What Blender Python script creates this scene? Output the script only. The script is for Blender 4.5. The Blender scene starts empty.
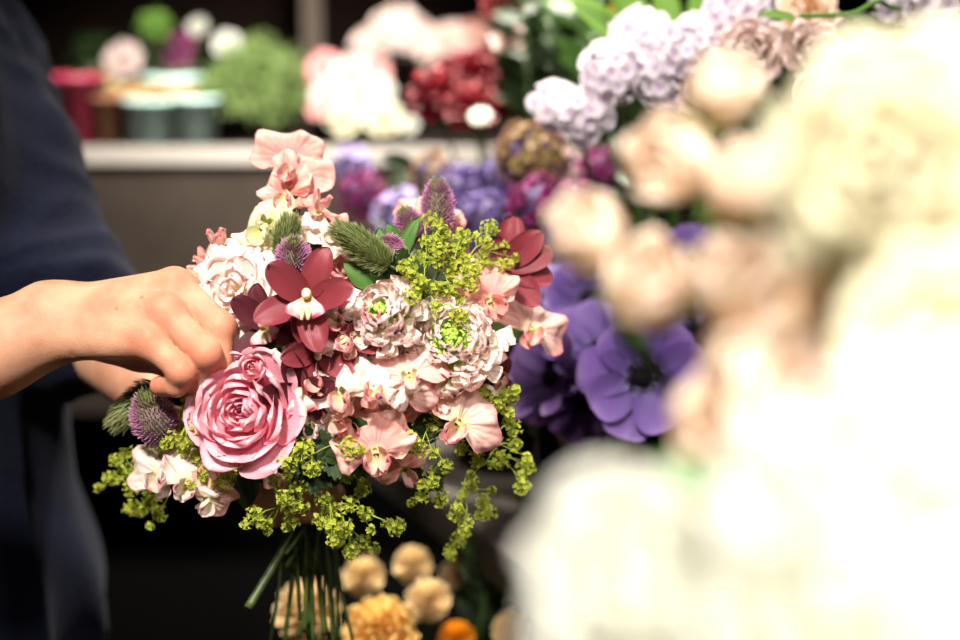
import bpy, math, random
import numpy as np
from mathutils import Vector, Matrix, noise

PI = math.pi
rnd = random.Random(7)
scene = bpy.context.scene

# ------------------------------------------------------------------ camera
CAM = Vector((0, 0, 1.35)); PITCH = math.radians(12); S = 50 / 36 * 960
FW = Vector((0, math.cos(PITCH), -math.sin(PITCH)))
UP = Vector((0, math.sin(PITCH), math.cos(PITCH)))
RT = Vector((1, 0, 0))
def P(px, py, d):
    """point of the place seen at pixel px,py at depth d"""
    return CAM + FW * d + RT * ((px - 480) / S * d) + UP * ((320 - py) / S * d)
def D(x, y, z):
    """direction: right, up, towards the camera"""
    return (RT * x + UP * y - FW * z).normalized()
cd = bpy.data.cameras.new('camera'); cam = bpy.data.objects.new('camera', cd)
scene.collection.objects.link(cam); scene.camera = cam
cam.location = CAM; cam.rotation_euler = (PI / 2 - PITCH, 0, 0)
cd.lens = 50; cd.sensor_width = 36; cd.clip_start = .02
cd.dof.use_dof = True; cd.dof.focus_distance = .905; cd.dof.aperture_fstop = 2.3
# ------------------------------------------------------------------ light
w = bpy.data.worlds.new('world'); scene.world = w; w.use_nodes = True
w.node_tree.nodes['Background'].inputs[0].default_value = (1, .93, .85, 1)
w.node_tree.nodes['Background'].inputs[1].default_value = .05
def area(name, loc, target, size, power, col, spread=180):
    l = bpy.data.lights.new(name, 'AREA'); l.shape = 'DISK'; l.size = size; l.energy = power; l.color = col
    l.spread = math.radians(spread)
    o = bpy.data.objects.new(name, l); scene.collection.objects.link(o); o.location = loc
    o.rotation_euler = (Vector(target) - Vector(loc)).to_track_quat('-Z', 'Y').to_euler()
    return o
area('ceiling_spot', (-.30, -.22, 2.38), (-.1, .9, 1.2), .22, 5.0, (1, .94, .85), 62)
area('near_spot', (.36, -.25, 2.0), (.25, .37, 1.15), .2, 1.8, (1, .95, .88), 46)
area('shelf_spot', (-.02, .98, 2.35), (-.34, 2.30, 1.2), .15, 6.2, (1, .95, .88), 44)
area('counter_spot', (.5, 1.0, 2.5), (.25, 1.35, 1.15), .2, 2.1, (1, .95, .9), 90)
area('bench_fill', (-.05, 1.95, 2.6), (.0, 1.3, .7), .15, 7.0, (1, .93, .82), 40)  # added fill lamp that brightens the yellow flowers on the bench
scene.view_settings.view_transform = 'Standard'; scene.view_settings.look = 'None'
scene.view_settings.gamma = 1; scene.view_settings.use_curve_mapping = False
scene.view_settings.exposure = .65
scene.cycles.use_denoising = True
scene.cycles.max_bounces = 8; scene.cycles.transmission_bounces = 6; scene.cycles.transparent_max_bounces = 8

# ------------------------------------------------------------------ helpers
def lin(c):
    return tuple((x / 12.92 if x <= .04045 else ((x + .055) / 1.055) ** 2.4) for x in c)
def hexc(h):
    return lin(tuple(int(h[i:i + 2], 16) / 255 for i in (0, 2, 4))) + (1,)
def newmat(name):
    m = bpy.data.materials.new(name); m.use_nodes = True
    return m, m.node_tree.nodes, m.node_tree.links, m.node_tree.nodes['Principled BSDF']
def plain(name, col, rough=.6, noise_amt=0, scale=30, bump=0, bscale=80, col2=None, **kw):
    m, N, L, b = newmat(name)
    b.inputs['Roughness'].default_value = rough
    b.inputs['Base Color'].default_value = hexc(col)
    tc = N.new('ShaderNodeTexCoord')
    if col2:
        n = N.new('ShaderNodeTexNoise'); n.inputs['Scale'].default_value = scale; n.inputs['Detail'].default_value = 4
        r = N.new('ShaderNodeValToRGB'); r.color_ramp.elements[0].position = .35; r.color_ramp.elements[1].position = .65
        r.color_ramp.elements[0].color = hexc(col); r.color_ramp.elements[1].color = hexc(col2)
        L.new(tc.outputs['Object'], n.inputs['Vector']); L.new(n.outputs['Fac'], r.inputs['Fac'])
        L.new(r.outputs['Color'], b.inputs['Base Color'])
    if bump:
        n2 = N.new('ShaderNodeTexNoise'); n2.inputs['Scale'].default_value = bscale; n2.inputs['Detail'].default_value = 5
        bp = N.new('ShaderNodeBump'); bp.inputs['Strength'].default_value = bump; bp.inputs['Distance'].default_value = .002
        L.new(tc.outputs['Object'], n2.inputs['Vector']); L.new(n2.outputs['Fac'], bp.inputs['Height'])
        L.new(bp.outputs['Normal'], b.inputs['Normal'])
    for k, v in kw.items():
        b.inputs[k.replace('_', ' ')].default_value = v
    return m
def petalmat(name, stops, transl=.35, rough=.5, veins=0, veincol=None, bump=.15):
    """stops: [(v, hex)] from the petal's base (0) to its rim (1)"""
    m, N, L, b = newmat(name)
    uv = N.new('ShaderNodeUVMap'); sep = N.new('ShaderNodeSeparateXYZ'); L.new(uv.outputs['UV'], sep.inputs[0])
    tc = N.new('ShaderNodeTexCoord')
    n = N.new('ShaderNodeTexNoise'); n.inputs['Scale'].default_value = 90; n.inputs['Detail'].default_value = 2
    L.new(tc.outputs['Object'], n.inputs['Vector'])
    ma = N.new('ShaderNodeMath'); ma.operation = 'MULTIPLY_ADD'; ma.inputs[1].default_value = .30; 
    L.new(n.outputs['Fac'], ma.inputs[0]); L.new(sep.outputs['Y'], ma.inputs[2])
    sb = N.new('ShaderNodeMath'); sb.operation = 'SUBTRACT'; sb.inputs[1].default_value = .15; L.new(ma.outputs[0], sb.inputs[0])
    r = N.new('ShaderNodeValToRGB')
    e = r.color_ramp.elements
    while len(e) < len(stops): e.new(.5)
    for i, (p, h) in enumerate(stops):
        e[i].position = p; e[i].color = hexc(h)
    L.new(sb.outputs[0], r.inputs['Fac'])
    col = r.outputs['Color']
    bump_src = None
    wv = N.new('ShaderNodeTexWave'); wv.inputs['Scale'].default_value = 5.5; wv.inputs['Distortion'].default_value = 2.2
    wv.inputs['Detail'].default_value = 2; wv.bands_direction = 'X'
    L.new(uv.outputs['UV'], wv.inputs['Vector'])
    if veins:
        mx = N.new('ShaderNodeMix'); mx.data_type = 'RGBA'; mx.inputs[7].default_value = hexc(veincol)
        mm = N.new('ShaderNodeMath'); mm.operation = 'MULTIPLY'; mm.inputs[1].default_value = veins
        L.new(wv.outputs['Fac'], mm.inputs[0]); L.new(mm.outputs[0], mx.inputs[0]); L.new(col, mx.inputs[6]); col = mx.outputs[2]
    bp = N.new('ShaderNodeBump'); bp.inputs['Strength'].default_value = .5 if name.startswith('sweet') else bump; bp.inputs['Distance'].default_value = .0008
    L.new(wv.outputs['Fac'], bp.inputs['Height'])
    L.new(col, b.inputs['Base Color']); b.inputs['Roughness'].default_value = rough
    b.inputs['Specular IOR Level'].default_value = .18
    L.new(bp.outputs['Normal'], b.inputs['Normal'])
    tr = N.new('ShaderNodeBsdfTranslucent'); L.new(col, tr.inputs['Color'])
    ms = N.new('ShaderNodeMixShader'); ms.inputs[0].default_value = transl
    L.new(b.outputs[0], ms.inputs[1]); L.new(tr.outputs[0], ms.inputs[2])
    L.new(ms.outputs[0], N['Material Output'].inputs['Surface'])
    return m

def mk(name, V, F, mat, uvs=None, smooth=True):
    me = bpy.data.meshes.new(name)
    me.from_pydata([tuple(v) for v in V], [], [tuple(f) for f in F])
    if uvs is not None:
        ul = me.uv_layers.new(name='UVMap')
        idx = np.empty(len(me.loops), dtype=np.int32); me.loops.foreach_get('vertex_index', idx)
        ul.data.foreach_set('uv', np.asarray(uvs, dtype=np.float32)[idx].ravel())
    if smooth: me.polygons.foreach_set('use_smooth', [True] * len(me.polygons))
    if mat: me.materials.append(mat)
    me.update()
    return me
def link(name, data, parent=None, M=None):
    o = bpy.data.objects.new(name, data); scene.collection.objects.link(o)
    if parent: o.parent = parent
    if M is not None: o.matrix_local = M
    return o
def tag(o, label, cat, group=None, kind=None):
    if label: o['label'] = label
    if cat: o['category'] = cat
    if group: o['group'] = group
    if kind: o['kind'] = kind
    return o
def basis(loc, z, up=(0, 0, 1), scale=1.0, roll=0.0):
    """local z along z, local y as near to up as it goes"""
    z = Vector(z).normalized(); u = Vector(up)
    if abs(u.normalized().dot(z)) > .98: u = Vector((0, 1, 0)) if abs(z.y) < .9 else Vector((1, 0, 0))
    x = u.cross(z).normalized(); y = z.cross(x)
    M = Matrix((x, y, z)).transposed().to_4x4()
    return Matrix.Translation(loc) @ M @ Matrix.Rotation(roll, 4, 'Z') @ Matrix.Scale(scale, 4)
def root(name, M, label, cat, group=None):
    o = bpy.data.objects.new(name, None); scene.collection.objects.link(o); o.empty_display_size = .01
    o.matrix_world = M; tag(o, label, cat, group)
    return o
MW = {}
class Buf:
    def __init__(s): s.V = []; s.F = []; s.U = []
    def add(s, V, F, U=None, M=None):
        n = len(s.V)
        if M is not None: V = [M @ Vector(v) for v in V]
        s.V += [tuple(v) for v in V]; s.F += [tuple(i + n for i in f) for f in F]
        s.U += list(U) if U is not None else [(0.5, 0.5)] * len(V)
        return s
    def mesh(s, name, mat, smooth=True): return mk(name, s.V, s.F, mat, s.U, smooth)
def tube(pts, rad, sides=8, cap=True):
    pts = [Vector(p) for p in pts]; n = len(pts)
    if not hasattr(rad, '__len__'): rad = [rad] * n
    V = []; F = []; U = []
    t = (pts[1] - pts[0]).normalized(); a = t.orthogonal().normalized()
    for i, p in enumerate(pts):
        t = (pts[min(i + 1, n - 1)] - pts[max(i - 1, 0)]).normalized()
        a = (a - t * a.dot(t)).normalized(); b = t.cross(a)
        for k in range(sides):
            an = 2 * PI * k / sides
            V.append(p + (a * math.cos(an) + b * math.sin(an)) * rad[i]); U.append((k / sides, i / (n - 1)))
    for i in range(n - 1):
        for k in range(sides):
            k2 = (k + 1) % sides
            F.append((i * sides + k, i * sides + k2, (i + 1) * sides + k2, (i + 1) * sides + k))
    if cap:
        F.append(tuple(range(sides - 1, -1, -1))); F.append(tuple((n - 1) * sides + k for k in range(sides)))
    return V, F, U
def bez(ps, n=14):
    """Catmull-Rom through the points"""
    ps = [Vector(p) for p in ps]; q = [ps[0] * 2 - ps[1]] + ps + [ps[-1] * 2 - ps[-2]]; out = []
    for i in range(1, len(q) - 2):
        for k in range(n):
            t = k / n; a, b, c, d = q[i - 1], q[i], q[i + 1], q[i + 2]
            out.append(.5 * ((2 * b) + (c - a) * t + (2 * a - 5 * b + 4 * c - d) * t * t + (3 * b - a - 3 * c + d) * t ** 3))
    out.append(ps[-1]); return out
def grid(fn, nu, nv):
    V = []; F = []; U = []
    for j in range(nv + 1):
        for i in range(nu + 1):
            u = -1 + 2 * i / nu; v = j / nv
            V.append(fn(u, v)); U.append(((u + 1) / 2, v))
    for j in range(nv):
        for i in range(nu):
            a = j * (nu + 1) + i; F.append((a, a + 1, a + nu + 2, a + nu + 1))
    return V, F, U
def petal(L, W, p=.6, q=.4, cup=.15, bend=.4, ruffle=0, rf=3, tip=0, seed=0, nu=8, nv=10, point=0, bend0=0):
    """petal from the origin along +y, its face +z"""
    ys = [0]; zs = [0]; n = 60
    for i in range(n):
        th = bend0 + bend * (i / n) + tip * max(0, (i / n - .6) / .4) ** 2
        ys.append(ys[-1] + L / n * math.cos(th)); zs.append(zs[-1] + L / n * math.sin(th))
    vm = p / (p + q); wm = vm ** p * (1 - vm) ** q
    def fn(u, v):
        v2 = math.sin(v * PI / 2) if not point else v
        k = v2 * n; i = min(int(k), n - 1); f = k - i
        y = ys[i] * (1 - f) + ys[i + 1] * f; z = zs[i] * (1 - f) + zs[i + 1] * f
        wd = W / 2 * max(.05 if v2 < .5 else .0, (v2 ** p * max(0, 1 - v2) ** q) / wm)
        x = u * wd
        z += cup * W * (u * u) * (wd / W * 2) ** 1.0
        z += ruffle * math.sin(rf * PI * u + seed * 1.7 + 2 * v2) * v2 ** 2 * abs(u) ** .5
        z += ruffle * .7 * noise.noise(Vector((u * 2 + seed * 3.1, v2 * 2.2, seed)))
        x += ruffle * .5 * noise.noise(Vector((u * 2, v2 * 3 + seed, 5 + seed)))
        return (x, y, z)
    return grid(fn, nu, nv)
def shell(R, H, span, flare=0, ruffle=0, rf=3, seed=0, zp=1.5, nu=10, nv=10, droop=0, notch=0):
    """petal that wraps round the z axis like the wall of a cup"""
    def fn(u, v):
        v2 = math.sin(v * PI / 2)
        r = R * math.sin(min(v2 * 1.2, 1) * PI / 2) ** .8 + flare * R * max(0, v2 - .35) ** 2 * 2.4
        z = H * v2 ** zp - droop * max(0, v2 - .6) ** 2 * 6
        wd = span * max(0, 1 - max(0, (v2 - .45) / .55) ** 2.6) ** .5
        ph = u * wd
        e = max(abs(u) ** 4, v2 ** 6)
        r += ruffle * (math.sin(rf * PI * u + seed * 2.1) * e + .8 * noise.noise(Vector((u * 1.8, v2 * 2, seed * 3.3))) * v2)
        z += ruffle * .9 * noise.noise(Vector((u * 2.5 + 7, v2 * 2, seed * 5.3))) * v2 - notch * H * math.exp(-(u / .2) ** 2) * v2 ** 6
        return (r * math.sin(ph), r * math.cos(ph), z)
    return grid(fn, nu, nv)
def ball(R, n=10, m=14, sz=1):
    V = [(0, 0, R * sz)]; F = []
    for j in range(1, n):
        for k in range(m):
            t = PI * j / n; V.append((R * math.sin(t) * math.cos(2 * PI * k / m), R * math.sin(t) * math.sin(2 * PI * k / m), R * sz * math.cos(t)))
    V.append((0, 0, -R * sz))
    for k in range(m):
        F.append((0, 1 + k, 1 + (k + 1) % m)); F.append((len(V) - 1, 1 + (n - 2) * m + (k + 1) % m, 1 + (n - 2) * m + k))
    for j in range(n - 2):
        for k in range(m):
            a = 1 + j * m; F.append((a + k, a + m + k, a + m + (k + 1) % m, a + (k + 1) % m))
    return V, F
def lathe(prof, m=32):
    V = []; F = []
    for (r, z) in prof:
        for k in range(m): V.append((r * math.cos(2 * PI * k / m), r * math.sin(2 * PI * k / m), z))
    for j in range(len(prof) - 1):
        for k in range(m):
            F.append((j * m + k, j * m + (k + 1) % m, (j + 1) * m + (k + 1) % m, (j + 1) * m + k))
    return V, F
def box(x0, x1, y0, y1, z0, z1):
    V = [(x, y, z) for x in (x0, x1) for y in (y0, y1) for z in (z0, z1)]
    F = [(0, 1, 3, 2), (4, 6, 7, 5), (0, 4, 5, 1), (2, 3, 7, 6), (0, 2, 6, 4), (1, 5, 7, 3)]
    return V, F
def bevel(o, wd=.004, seg=3):
    m = o.modifiers.new('edge', 'BEVEL'); m.width = wd; m.segments = seg
RZ = lambda a: Matrix.Rotation(a, 4, 'Z')
RX = lambda a: Matrix.Rotation(a, 4, 'X')
RY = lambda a: Matrix.Rotation(a, 4, 'Y')
T = lambda x, y, z: Matrix.Translation((x, y, z))
SC = lambda s: Matrix.Scale(s, 4)

# ------------------------------------------------------------------ materials
M = {}
M['wall'] = plain('dark_wall', '2a1e18', .8, col2='221813', scale=3, Specular_IOR_Level=.08)
M['floor'] = plain('dark_floor', '080706', .9, col2='0b0a09', scale=4, Specular_IOR_Level=.08)
M['panel'] = plain('brown_panel', '362e28', .7, col2='2e2721', scale=9, bump=.2, Specular_IOR_Level=.08)
M['darktop'] = plain('dark_top', '2c2622', .4, Specular_IOR_Level=.08)
M['steel'] = plain('pale_shelf', '989188', .35, Metallic=.0)
M['post'] = plain('post_paint', '4e443c', .5, Specular_IOR_Level=.08)
M['slab'] = plain('grey_slab', '45403a', .8, col2='3c3732', scale=12, Specular_IOR_Level=.08)
M['stem'] = plain('stem', '4c5a26', .5, col2='2c3a16', scale=60, Subsurface_Weight=.0)
M['stemdark'] = plain('stem_dark', '4c6a26', .5, col2='34501a', scale=60)
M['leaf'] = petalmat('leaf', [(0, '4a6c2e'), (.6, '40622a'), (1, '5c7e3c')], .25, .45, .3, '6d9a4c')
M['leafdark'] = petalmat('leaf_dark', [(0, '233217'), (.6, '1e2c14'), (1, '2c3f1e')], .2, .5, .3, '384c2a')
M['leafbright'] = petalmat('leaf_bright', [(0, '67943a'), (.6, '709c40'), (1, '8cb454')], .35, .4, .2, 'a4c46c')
M['ballleaf'] = petalmat('ball_leaf', [(0, '56683a'), (.6, '6f8648'), (1, '92a468')], .25, .6)
M['violetcore'] = plain('violet_core', '3a2a52', .8)
M['sepal'] = petalmat('sepal', [(0, '8aa84a'), (1, 'a9c464')], .3, .5)
M['lime'] = petalmat('lime_floret', [(0, '8c962c'), (.5, 'b4be44'), (1, 'd4d866')], .4, .5)
M['limestalk'] = plain('lime_stalk', '8ea537', .5)
M['ran'] = petalmat('ranunculus_pink', [(0, 'f28ea8'), (.4, 'f8afc0'), (.8, 'fbc0cb'), (1, 'fccbd4')], .32, .5, .08, 'ea7f9c')
M['ranc'] = petalmat('ranunculus_heart', [(0, 'b84466'), (.6, 'e27a98'), (1, 'f6acbe')], .3, .5)
M['white'] = petalmat('blush_white', [(0, 'e8dcae'), (.3, 'f8e2da'), (.8, 'f9e6e0'), (1, 'f5d2d2')], .35, .5)
M['sp_blush'] = petalmat('sweet_pea_blush', [(0, 'eadc98'), (.25, 'f4cfc0'), (.65, 'f3c2b8'), (.88, 'ee9ea0'), (1, 'dd7280')], .3, .5, .4, 'ea9c98')
M['sp_coral'] = petalmat('sweet_pea_coral', [(0, 'f5dca0'), (.15, 'ec8e8c'), (.45, 'f5b4a8'), (.8, 'f9d2c4'), (1, 'ea9090')], .3, .5, .35, 'ee9894')
M['sp_white'] = petalmat('sweet_pea_white', [(0, 'dcd690'), (.3, 'f3e6d8'), (.8, 'f6e2dc'), (1, 'e2909e')], .3, .5, .35, 'ecc4bc')
M['sp_cream'] = petalmat('sweet_pea_cream', [(0, 'cfd878'), (.4, 'f1ecc0'), (1, 'faf2d8')], .4, .5, .1, 'e0dc9a')
M['orchid'] = petalmat('orchid_tepal', [(0, '74282f'), (.45, '86363f'), (.85, '9a4c55'), (1, 'c08a8c')], .15, .38, .35, '622a34')
M['orchid_dark'] = petalmat('orchid_dark_tepal', [(0, '4c2028'), (.6, '5a2630'), (1, '744048')], .15, .38, .35, '40161e')
M['lip'] = petalmat('orchid_lip', [(0, 'f0d98a'), (.35, 'f7ead2'), (.72, 'fae6e0'), (.88, 'e3819a'), (1, 'c9476e')], .3, .4)
M['column'] = petalmat('orchid_column', [(0, 'e8a64a'), (.5, 'f6e3a4'), (1, 'f8eecb')], .2, .4)
M['column_dark'] = petalmat('orchid_throat', [(0, '7a2030'), (.6, 'a63c50'), (1, 'f0c0b0')], .2, .4)
M['scab'] = petalmat('scabious_petal', [(0, 'e6e8b0'), (.25, 'fcf0e4'), (.8, 'fce8e0'), (1, 'f8d2d0')], .45, .55)
M['scabg'] = petalmat('scabious_heart', [(0, '7fa828'), (.6, 'a8cf3c'), (1, 'd6ea7e')], .45, .5)
M['clover'] = petalmat('clover_purple', [(0, '7c8a5a'), (.3, 'a4608e'), (.7, 'bf7aa4'), (1, 'dfb4cd')], .3, .6)
M['clovergreen'] = petalmat('clover_green', [(0, '5e6a34'), (.6, '828c50'), (1, 'bcbf8e')], .3, .6)
M['peach'] = petalmat('peach_rose', [(0, 'eecb9e'), (.4, 'f9e2c6'), (.8, 'fceedd'), (1, 'fae0d0')], .35, .5)
M['peachdeep'] = petalmat('peach_deep', [(0, 'cc8438'), (.5, 'e6ae74'), (1, 'f4d0a6')], .35, .5)
M['cream'] = petalmat('cream_bloom', [(0, 'dcd6a0'), (.4, 'ece4c2'), (1, 'f0e9cc')], .35, .5)
M['snow'] = petalmat('white_bloom', [(0, 'e0e8b0'), (.25, 'f6f6e4'), (1, 'fdfdf8')], .4, .5)
M['anem'] = petalmat('anemone_violet', [(0, 'b8a8d0'), (.12, '544078'), (.6, '6e5292'), (.9, '8a6ea8'), (1, '9a82b6')], .3, .45, .3, '42306a')
M['anemp'] = petalmat('anemone_purple', [(0, '3c2850'), (.6, '583e6c'), (1, '785c88')], .3, .5, .3, '39205e')
M['black'] = plain('anemone_heart', '08060e', .85, Specular_IOR_Level=.1, bump=.6, bscale=900)
M['lilac'] = petalmat('lilac_floret', [(0, 'bf9acc'), (.2, 'f2e8f2'), (.8, 'fcf6fa'), (1, 'fffbfd')], .35, .5)
M['violet'] = petalmat('violet_floret', [(0, '3f2f66'), (.6, '5e4a86'), (1, '8d7cac')], .3, .5)
M['lav'] = petalmat('lavender_floret', [(0, '8a78b8'), (.6, 'b9a8d8'), (1, 'd8ccea')], .3, .5)
M['magenta'] = petalmat('magenta_floret', [(0, '661a4a'), (.6, '8a2f68'), (1, 'b05c8c')], .3, .5)
M['red'] = petalmat('red_petal', [(0, '2c0208'), (.6, '540510'), (1, '7a0c1a')], .25, .45)
M['mauve'] = petalmat('mauve_petal', [(0, 'b89a8c'), (.5, 'dcc2b8'), (1, 'e8cfcb')], .3, .5)
M['dusk'] = petalmat('dusty_petal', [(0, '7c6a3a'), (.5, '8f7f48'), (.8, '9c6a70'), (1, 'a04a72')], .3, .5)
M['yellow'] = petalmat('yellow_petal', [(0, 'd8a040'), (.6, 'ecc470'), (1, 'f4dc9c')], .3, .5)
M['orange'] = petalmat('orange_petal', [(0, 'c8700c'), (.6, 'dc9018'), (1, 'eaa830')], .3, .5)
M['buff'] = petalmat('buff_petal', [(0, 'c49c60'), (.6, 'e2c690'), (1, 'eedcb8')], .3, .5)
M['teal'] = plain('teal_glaze', 'c6e4dc', .35, col2='bad8d0', scale=5)
M['pinkpot'] = plain('pink_glaze', 'b8405a', .35)
M['brownpot'] = plain('brown_pot', '8a5a40', .6)
M['darkpot'] = plain('dark_pot', '191714', .5, Specular_IOR_Level=.08)
M['recess'] = plain('recess_shade', '0b0a09', .9, Specular_IOR_Level=.08)  # near-black colour paints in the shade of the gap under the counter
M['soil'] = plain('soil', '2b1d14', .9, bump=.5)
M['zinc'] = plain('zinc', '8c8c88', .35, Metallic=.8)
m, N, L, b = newmat('vase_glass'); b.inputs['Transmission Weight'].default_value = 1; b.inputs['Roughness'].default_value = .02
b.inputs['IOR'].default_value = 1.45; b.inputs['Base Color'].default_value = (.93, .97, .95, 1); M['glass'] = m
# skin
m, N, L, b = newmat('skin'); M['skin'] = m
tc = N.new('ShaderNodeTexCoord'); n1 = N.new('ShaderNodeTexNoise'); n1.inputs['Scale'].default_value = 38; n1.inputs['Detail'].default_value = 3
r = N.new('ShaderNodeValToRGB'); r.color_ramp.elements[0].position = .35; r.color_ramp.elements[0].color = hexc('bf8469')
r.color_ramp.elements[1].position = .65; r.color_ramp.elements[1].color = hexc('cf9e80')
L.new(tc.outputs['Object'], n1.inputs['Vector']); L.new(n1.outputs['Fac'], r.inputs['Fac'])
att = N.new('ShaderNodeAttribute'); att.attribute_name = 'flush'
mx = N.new('ShaderNodeMix'); mx.data_type = 'RGBA'; mx.inputs[7].default_value = hexc('c9694f')
L.new(att.outputs['Fac'], mx.inputs[0]); L.new(r.outputs['Color'], mx.inputs[6]); L.new(mx.outputs[2], b.inputs['Base Color'])
b.inputs['Roughness'].default_value = .58; b.inputs['Specular IOR Level'].default_value = .3; b.inputs['Subsurface Weight'].default_value = .25
b.inputs['Subsurface Radius'].default_value = (1, .35, .2); b.inputs['Subsurface Scale'].default_value = .006
n2 = N.new('ShaderNodeTexVoronoi'); n2.inputs['Scale'].default_value = 700
n3 = N.new('ShaderNodeTexNoise'); n3.inputs['Scale'].default_value = 160; n3.inputs['Detail'].default_value = 4
ad = N.new('ShaderNodeMath'); ad.operation = 'MULTIPLY_ADD'; ad.inputs[1].default_value = 2.0
L.new(tc.outputs['Object'], n2.inputs['Vector']); L.new(tc.outputs['Object'], n3.inputs['Vector'])
L.new(n3.outputs['Fac'], ad.inputs[0]); L.new(n2.outputs['Distance'], ad.inputs[2])
bp = N.new('ShaderNodeBump'); bp.inputs['Strength'].default_value = .22; bp.inputs['Distance'].default_value = .0007
L.new(ad.outputs[0], bp.inputs['Height']); L.new(bp.outputs['Normal'], b.inputs['Normal'])
# navy wool
m, N, L, b = newmat('navy_wool'); M['wool'] = m
tc = N.new('ShaderNodeTexCoord'); n1 = N.new('ShaderNodeTexNoise'); n1.inputs['Scale'].default_value = 260; n1.inputs['Detail'].default_value = 5
L.new(tc.outputs['Object'], n1.inputs['Vector'])
r = N.new('ShaderNodeValToRGB'); r.color_ramp.elements[0].position = .3; r.color_ramp.elements[0].color = hexc('0a0d1b')
r.color_ramp.elements[1].position = .75; r.color_ramp.elements[1].color = hexc('13172b')
L.new(n1.outputs['Fac'], r.inputs['Fac']); L.new(r.outputs['Color'], b.inputs['Base Color'])
b.inputs['Roughness'].default_value = .9; b.inputs['Sheen Weight'].default_value = .03; b.inputs['Sheen Roughness'].default_value = .5
b.inputs['Specular IOR Level'].default_value = .1
bp = N.new('ShaderNodeBump'); bp.inputs['Strength'].default_value = .5; bp.inputs['Distance'].default_value = .002
L.new(n1.outputs['Fac'], bp.inputs['Height']); L.new(bp.outputs['Normal'], b.inputs['Normal'])
M['trouser'] = plain('dark_trousers', '17161a', .9)
M['hair'] = plain('dark_hair', '1c130e', .6, bump=.6, bscale=200)

# ================================================================== THE ROOM
def struct(name, VF, mat, bev=0):
    o = link(name, mk(name, VF[0], VF[1], mat, smooth=False)); o['kind'] = 'structure'
    if bev: bevel(o, bev)
    return o
struct('floor', box(-2.2, 2.2, -1.2, 3.3, -.05, 0), M['floor'])
struct('wall_back', box(-2.2, 2.2, 3.3, 3.4, 0, 2.9), M['wall'])
struct('wall_left', box(-2.3, -2.2, -1.2, 3.4, 0, 2.9), M['wall'])
struct('wall_right', box(2.2, 2.3, -1.2, 3.4, 0, 2.9), M['wall'])
struct('ceiling', box(-2.3, 2.3, -1.2, 3.4, 2.9, 3.0), M['wall'])
# back counter: pale top, brown front
SHZ = P(300, 146, 2.2).z; SHY = P(300, 146, 2.2).y
ct = root('back_counter', T(0, SHY, 0), 'dark brown counter with pale top edge behind the bouquet', 'counter')
o = link('front_panel', mk('front_panel', *box(-1.7, 1.0, .02, .05, P(200, 425, 2.25).z, SHZ - .030), M['panel'], smooth=False), ct)
o = link('counter_top', mk('counter_top', *box(-1.72, 1.02, .006, .58, SHZ - .029, SHZ - .001), M['darktop'], smooth=False), ct)
o = link('front_trim', mk('front_trim', *box(-1.72, 1.02, 0, .006, SHZ - .030, SHZ), M['steel'], smooth=False), ct); bevel(o, .001)
link('base', mk('base', *box(-1.68, .98, .32, .56, 0, SHZ - .030), M['recess'], smooth=False), ct)
for x in (-1.7, .96): link('side_panel', mk('side_panel', *box(x, x + .04, .051, .56, 0, SHZ - .031), M['panel'], smooth=False), ct)
o = link('post', mk('post', *box(-.02, .02, -.02, .02, 0, 2.9 - SHZ - .002), M['post'], smooth=False), None, T(P(313, 60, 2.55).x, SHY + .4, SHZ + .001))
bevel(o, .003); tag(o, 'thin grey brown post rising from the back counter', 'post')

def flat_at(px, py, z):
    """point at height z seen at the pixel"""
    v = P(px, py, 1) - CAM; t = (z - CAM.z) / v.z; return CAM + v * t
# grey display counter at the right whose edge runs away to the left
A = flat_at(493, 587, .83); B = flat_at(397, 507, .83); dr = (B - A).normalized()
A2 = A - dr * .22; B2 = B + dr * .10
pl = [(A2.x, A2.y), (1.3, A2.y), (1.3, 2.05), (B2.x + .25, 2.05), (B2.x, B2.y)]
TOPZ = .875
V = [(x, y, z) for z in (.83, TOPZ) for x, y in pl]; F = [tuple(range(4, -1, -1)), tuple(range(5, 10))] + [(i, (i + 1) % 5, 5 + (i + 1) % 5, 5 + i) for i in range(5)]
dt = root('display_table', T(0, 0, 0), 'thick grey display table under the purple flowers', 'table')
o = link('table_top', mk('table_top', V, F, M['slab'], smooth=False), dt); bevel(o, .004)
for (x, y) in ((.35, 1.15), (1.2, 1.15), (.25, 1.9), (1.2, 1.9)):
    link('leg', mk('leg', *box(x - .03, x + .03, y - .03, y + .03, 0, .83), M['slab'], smooth=False), dt)
# low bench for the yellow flowers
o = link('low_bench', None); tag(o, 'low dark bench under the yellow flowers', 'bench')
bx = link('bench_top', mk('bench_top', *box(-.22, .30, 1.20, 1.62, .44, .47), M['panel'], smooth=False), o)
for (x, y) in ((-.19, 1.23), (.27, 1.23), (-.19, 1.58), (.27, 1.58)):
    link('leg', mk('leg', *box(x - .02, x + .02, y - .02, y + .02, 0, .44), M['panel'], smooth=False), o)
# near stand that carries the pale flowers in front
o = link('near_stand', None); tag(o, 'grey stand near the camera carrying buckets of pale flowers', 'stand')
bx = link('stand_top', mk('stand_top', *box(.02, .8, .12, .72, .76, .79), M['slab'], smooth=False), o)
for (x, y) in ((.06, .16), (.76, .16), (.06, .68), (.76, .68)):
    link('leg', mk('leg', *box(x - .02, x + .02, y - .02, y + .02, 0, .76), M['slab'], smooth=False), o)

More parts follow.
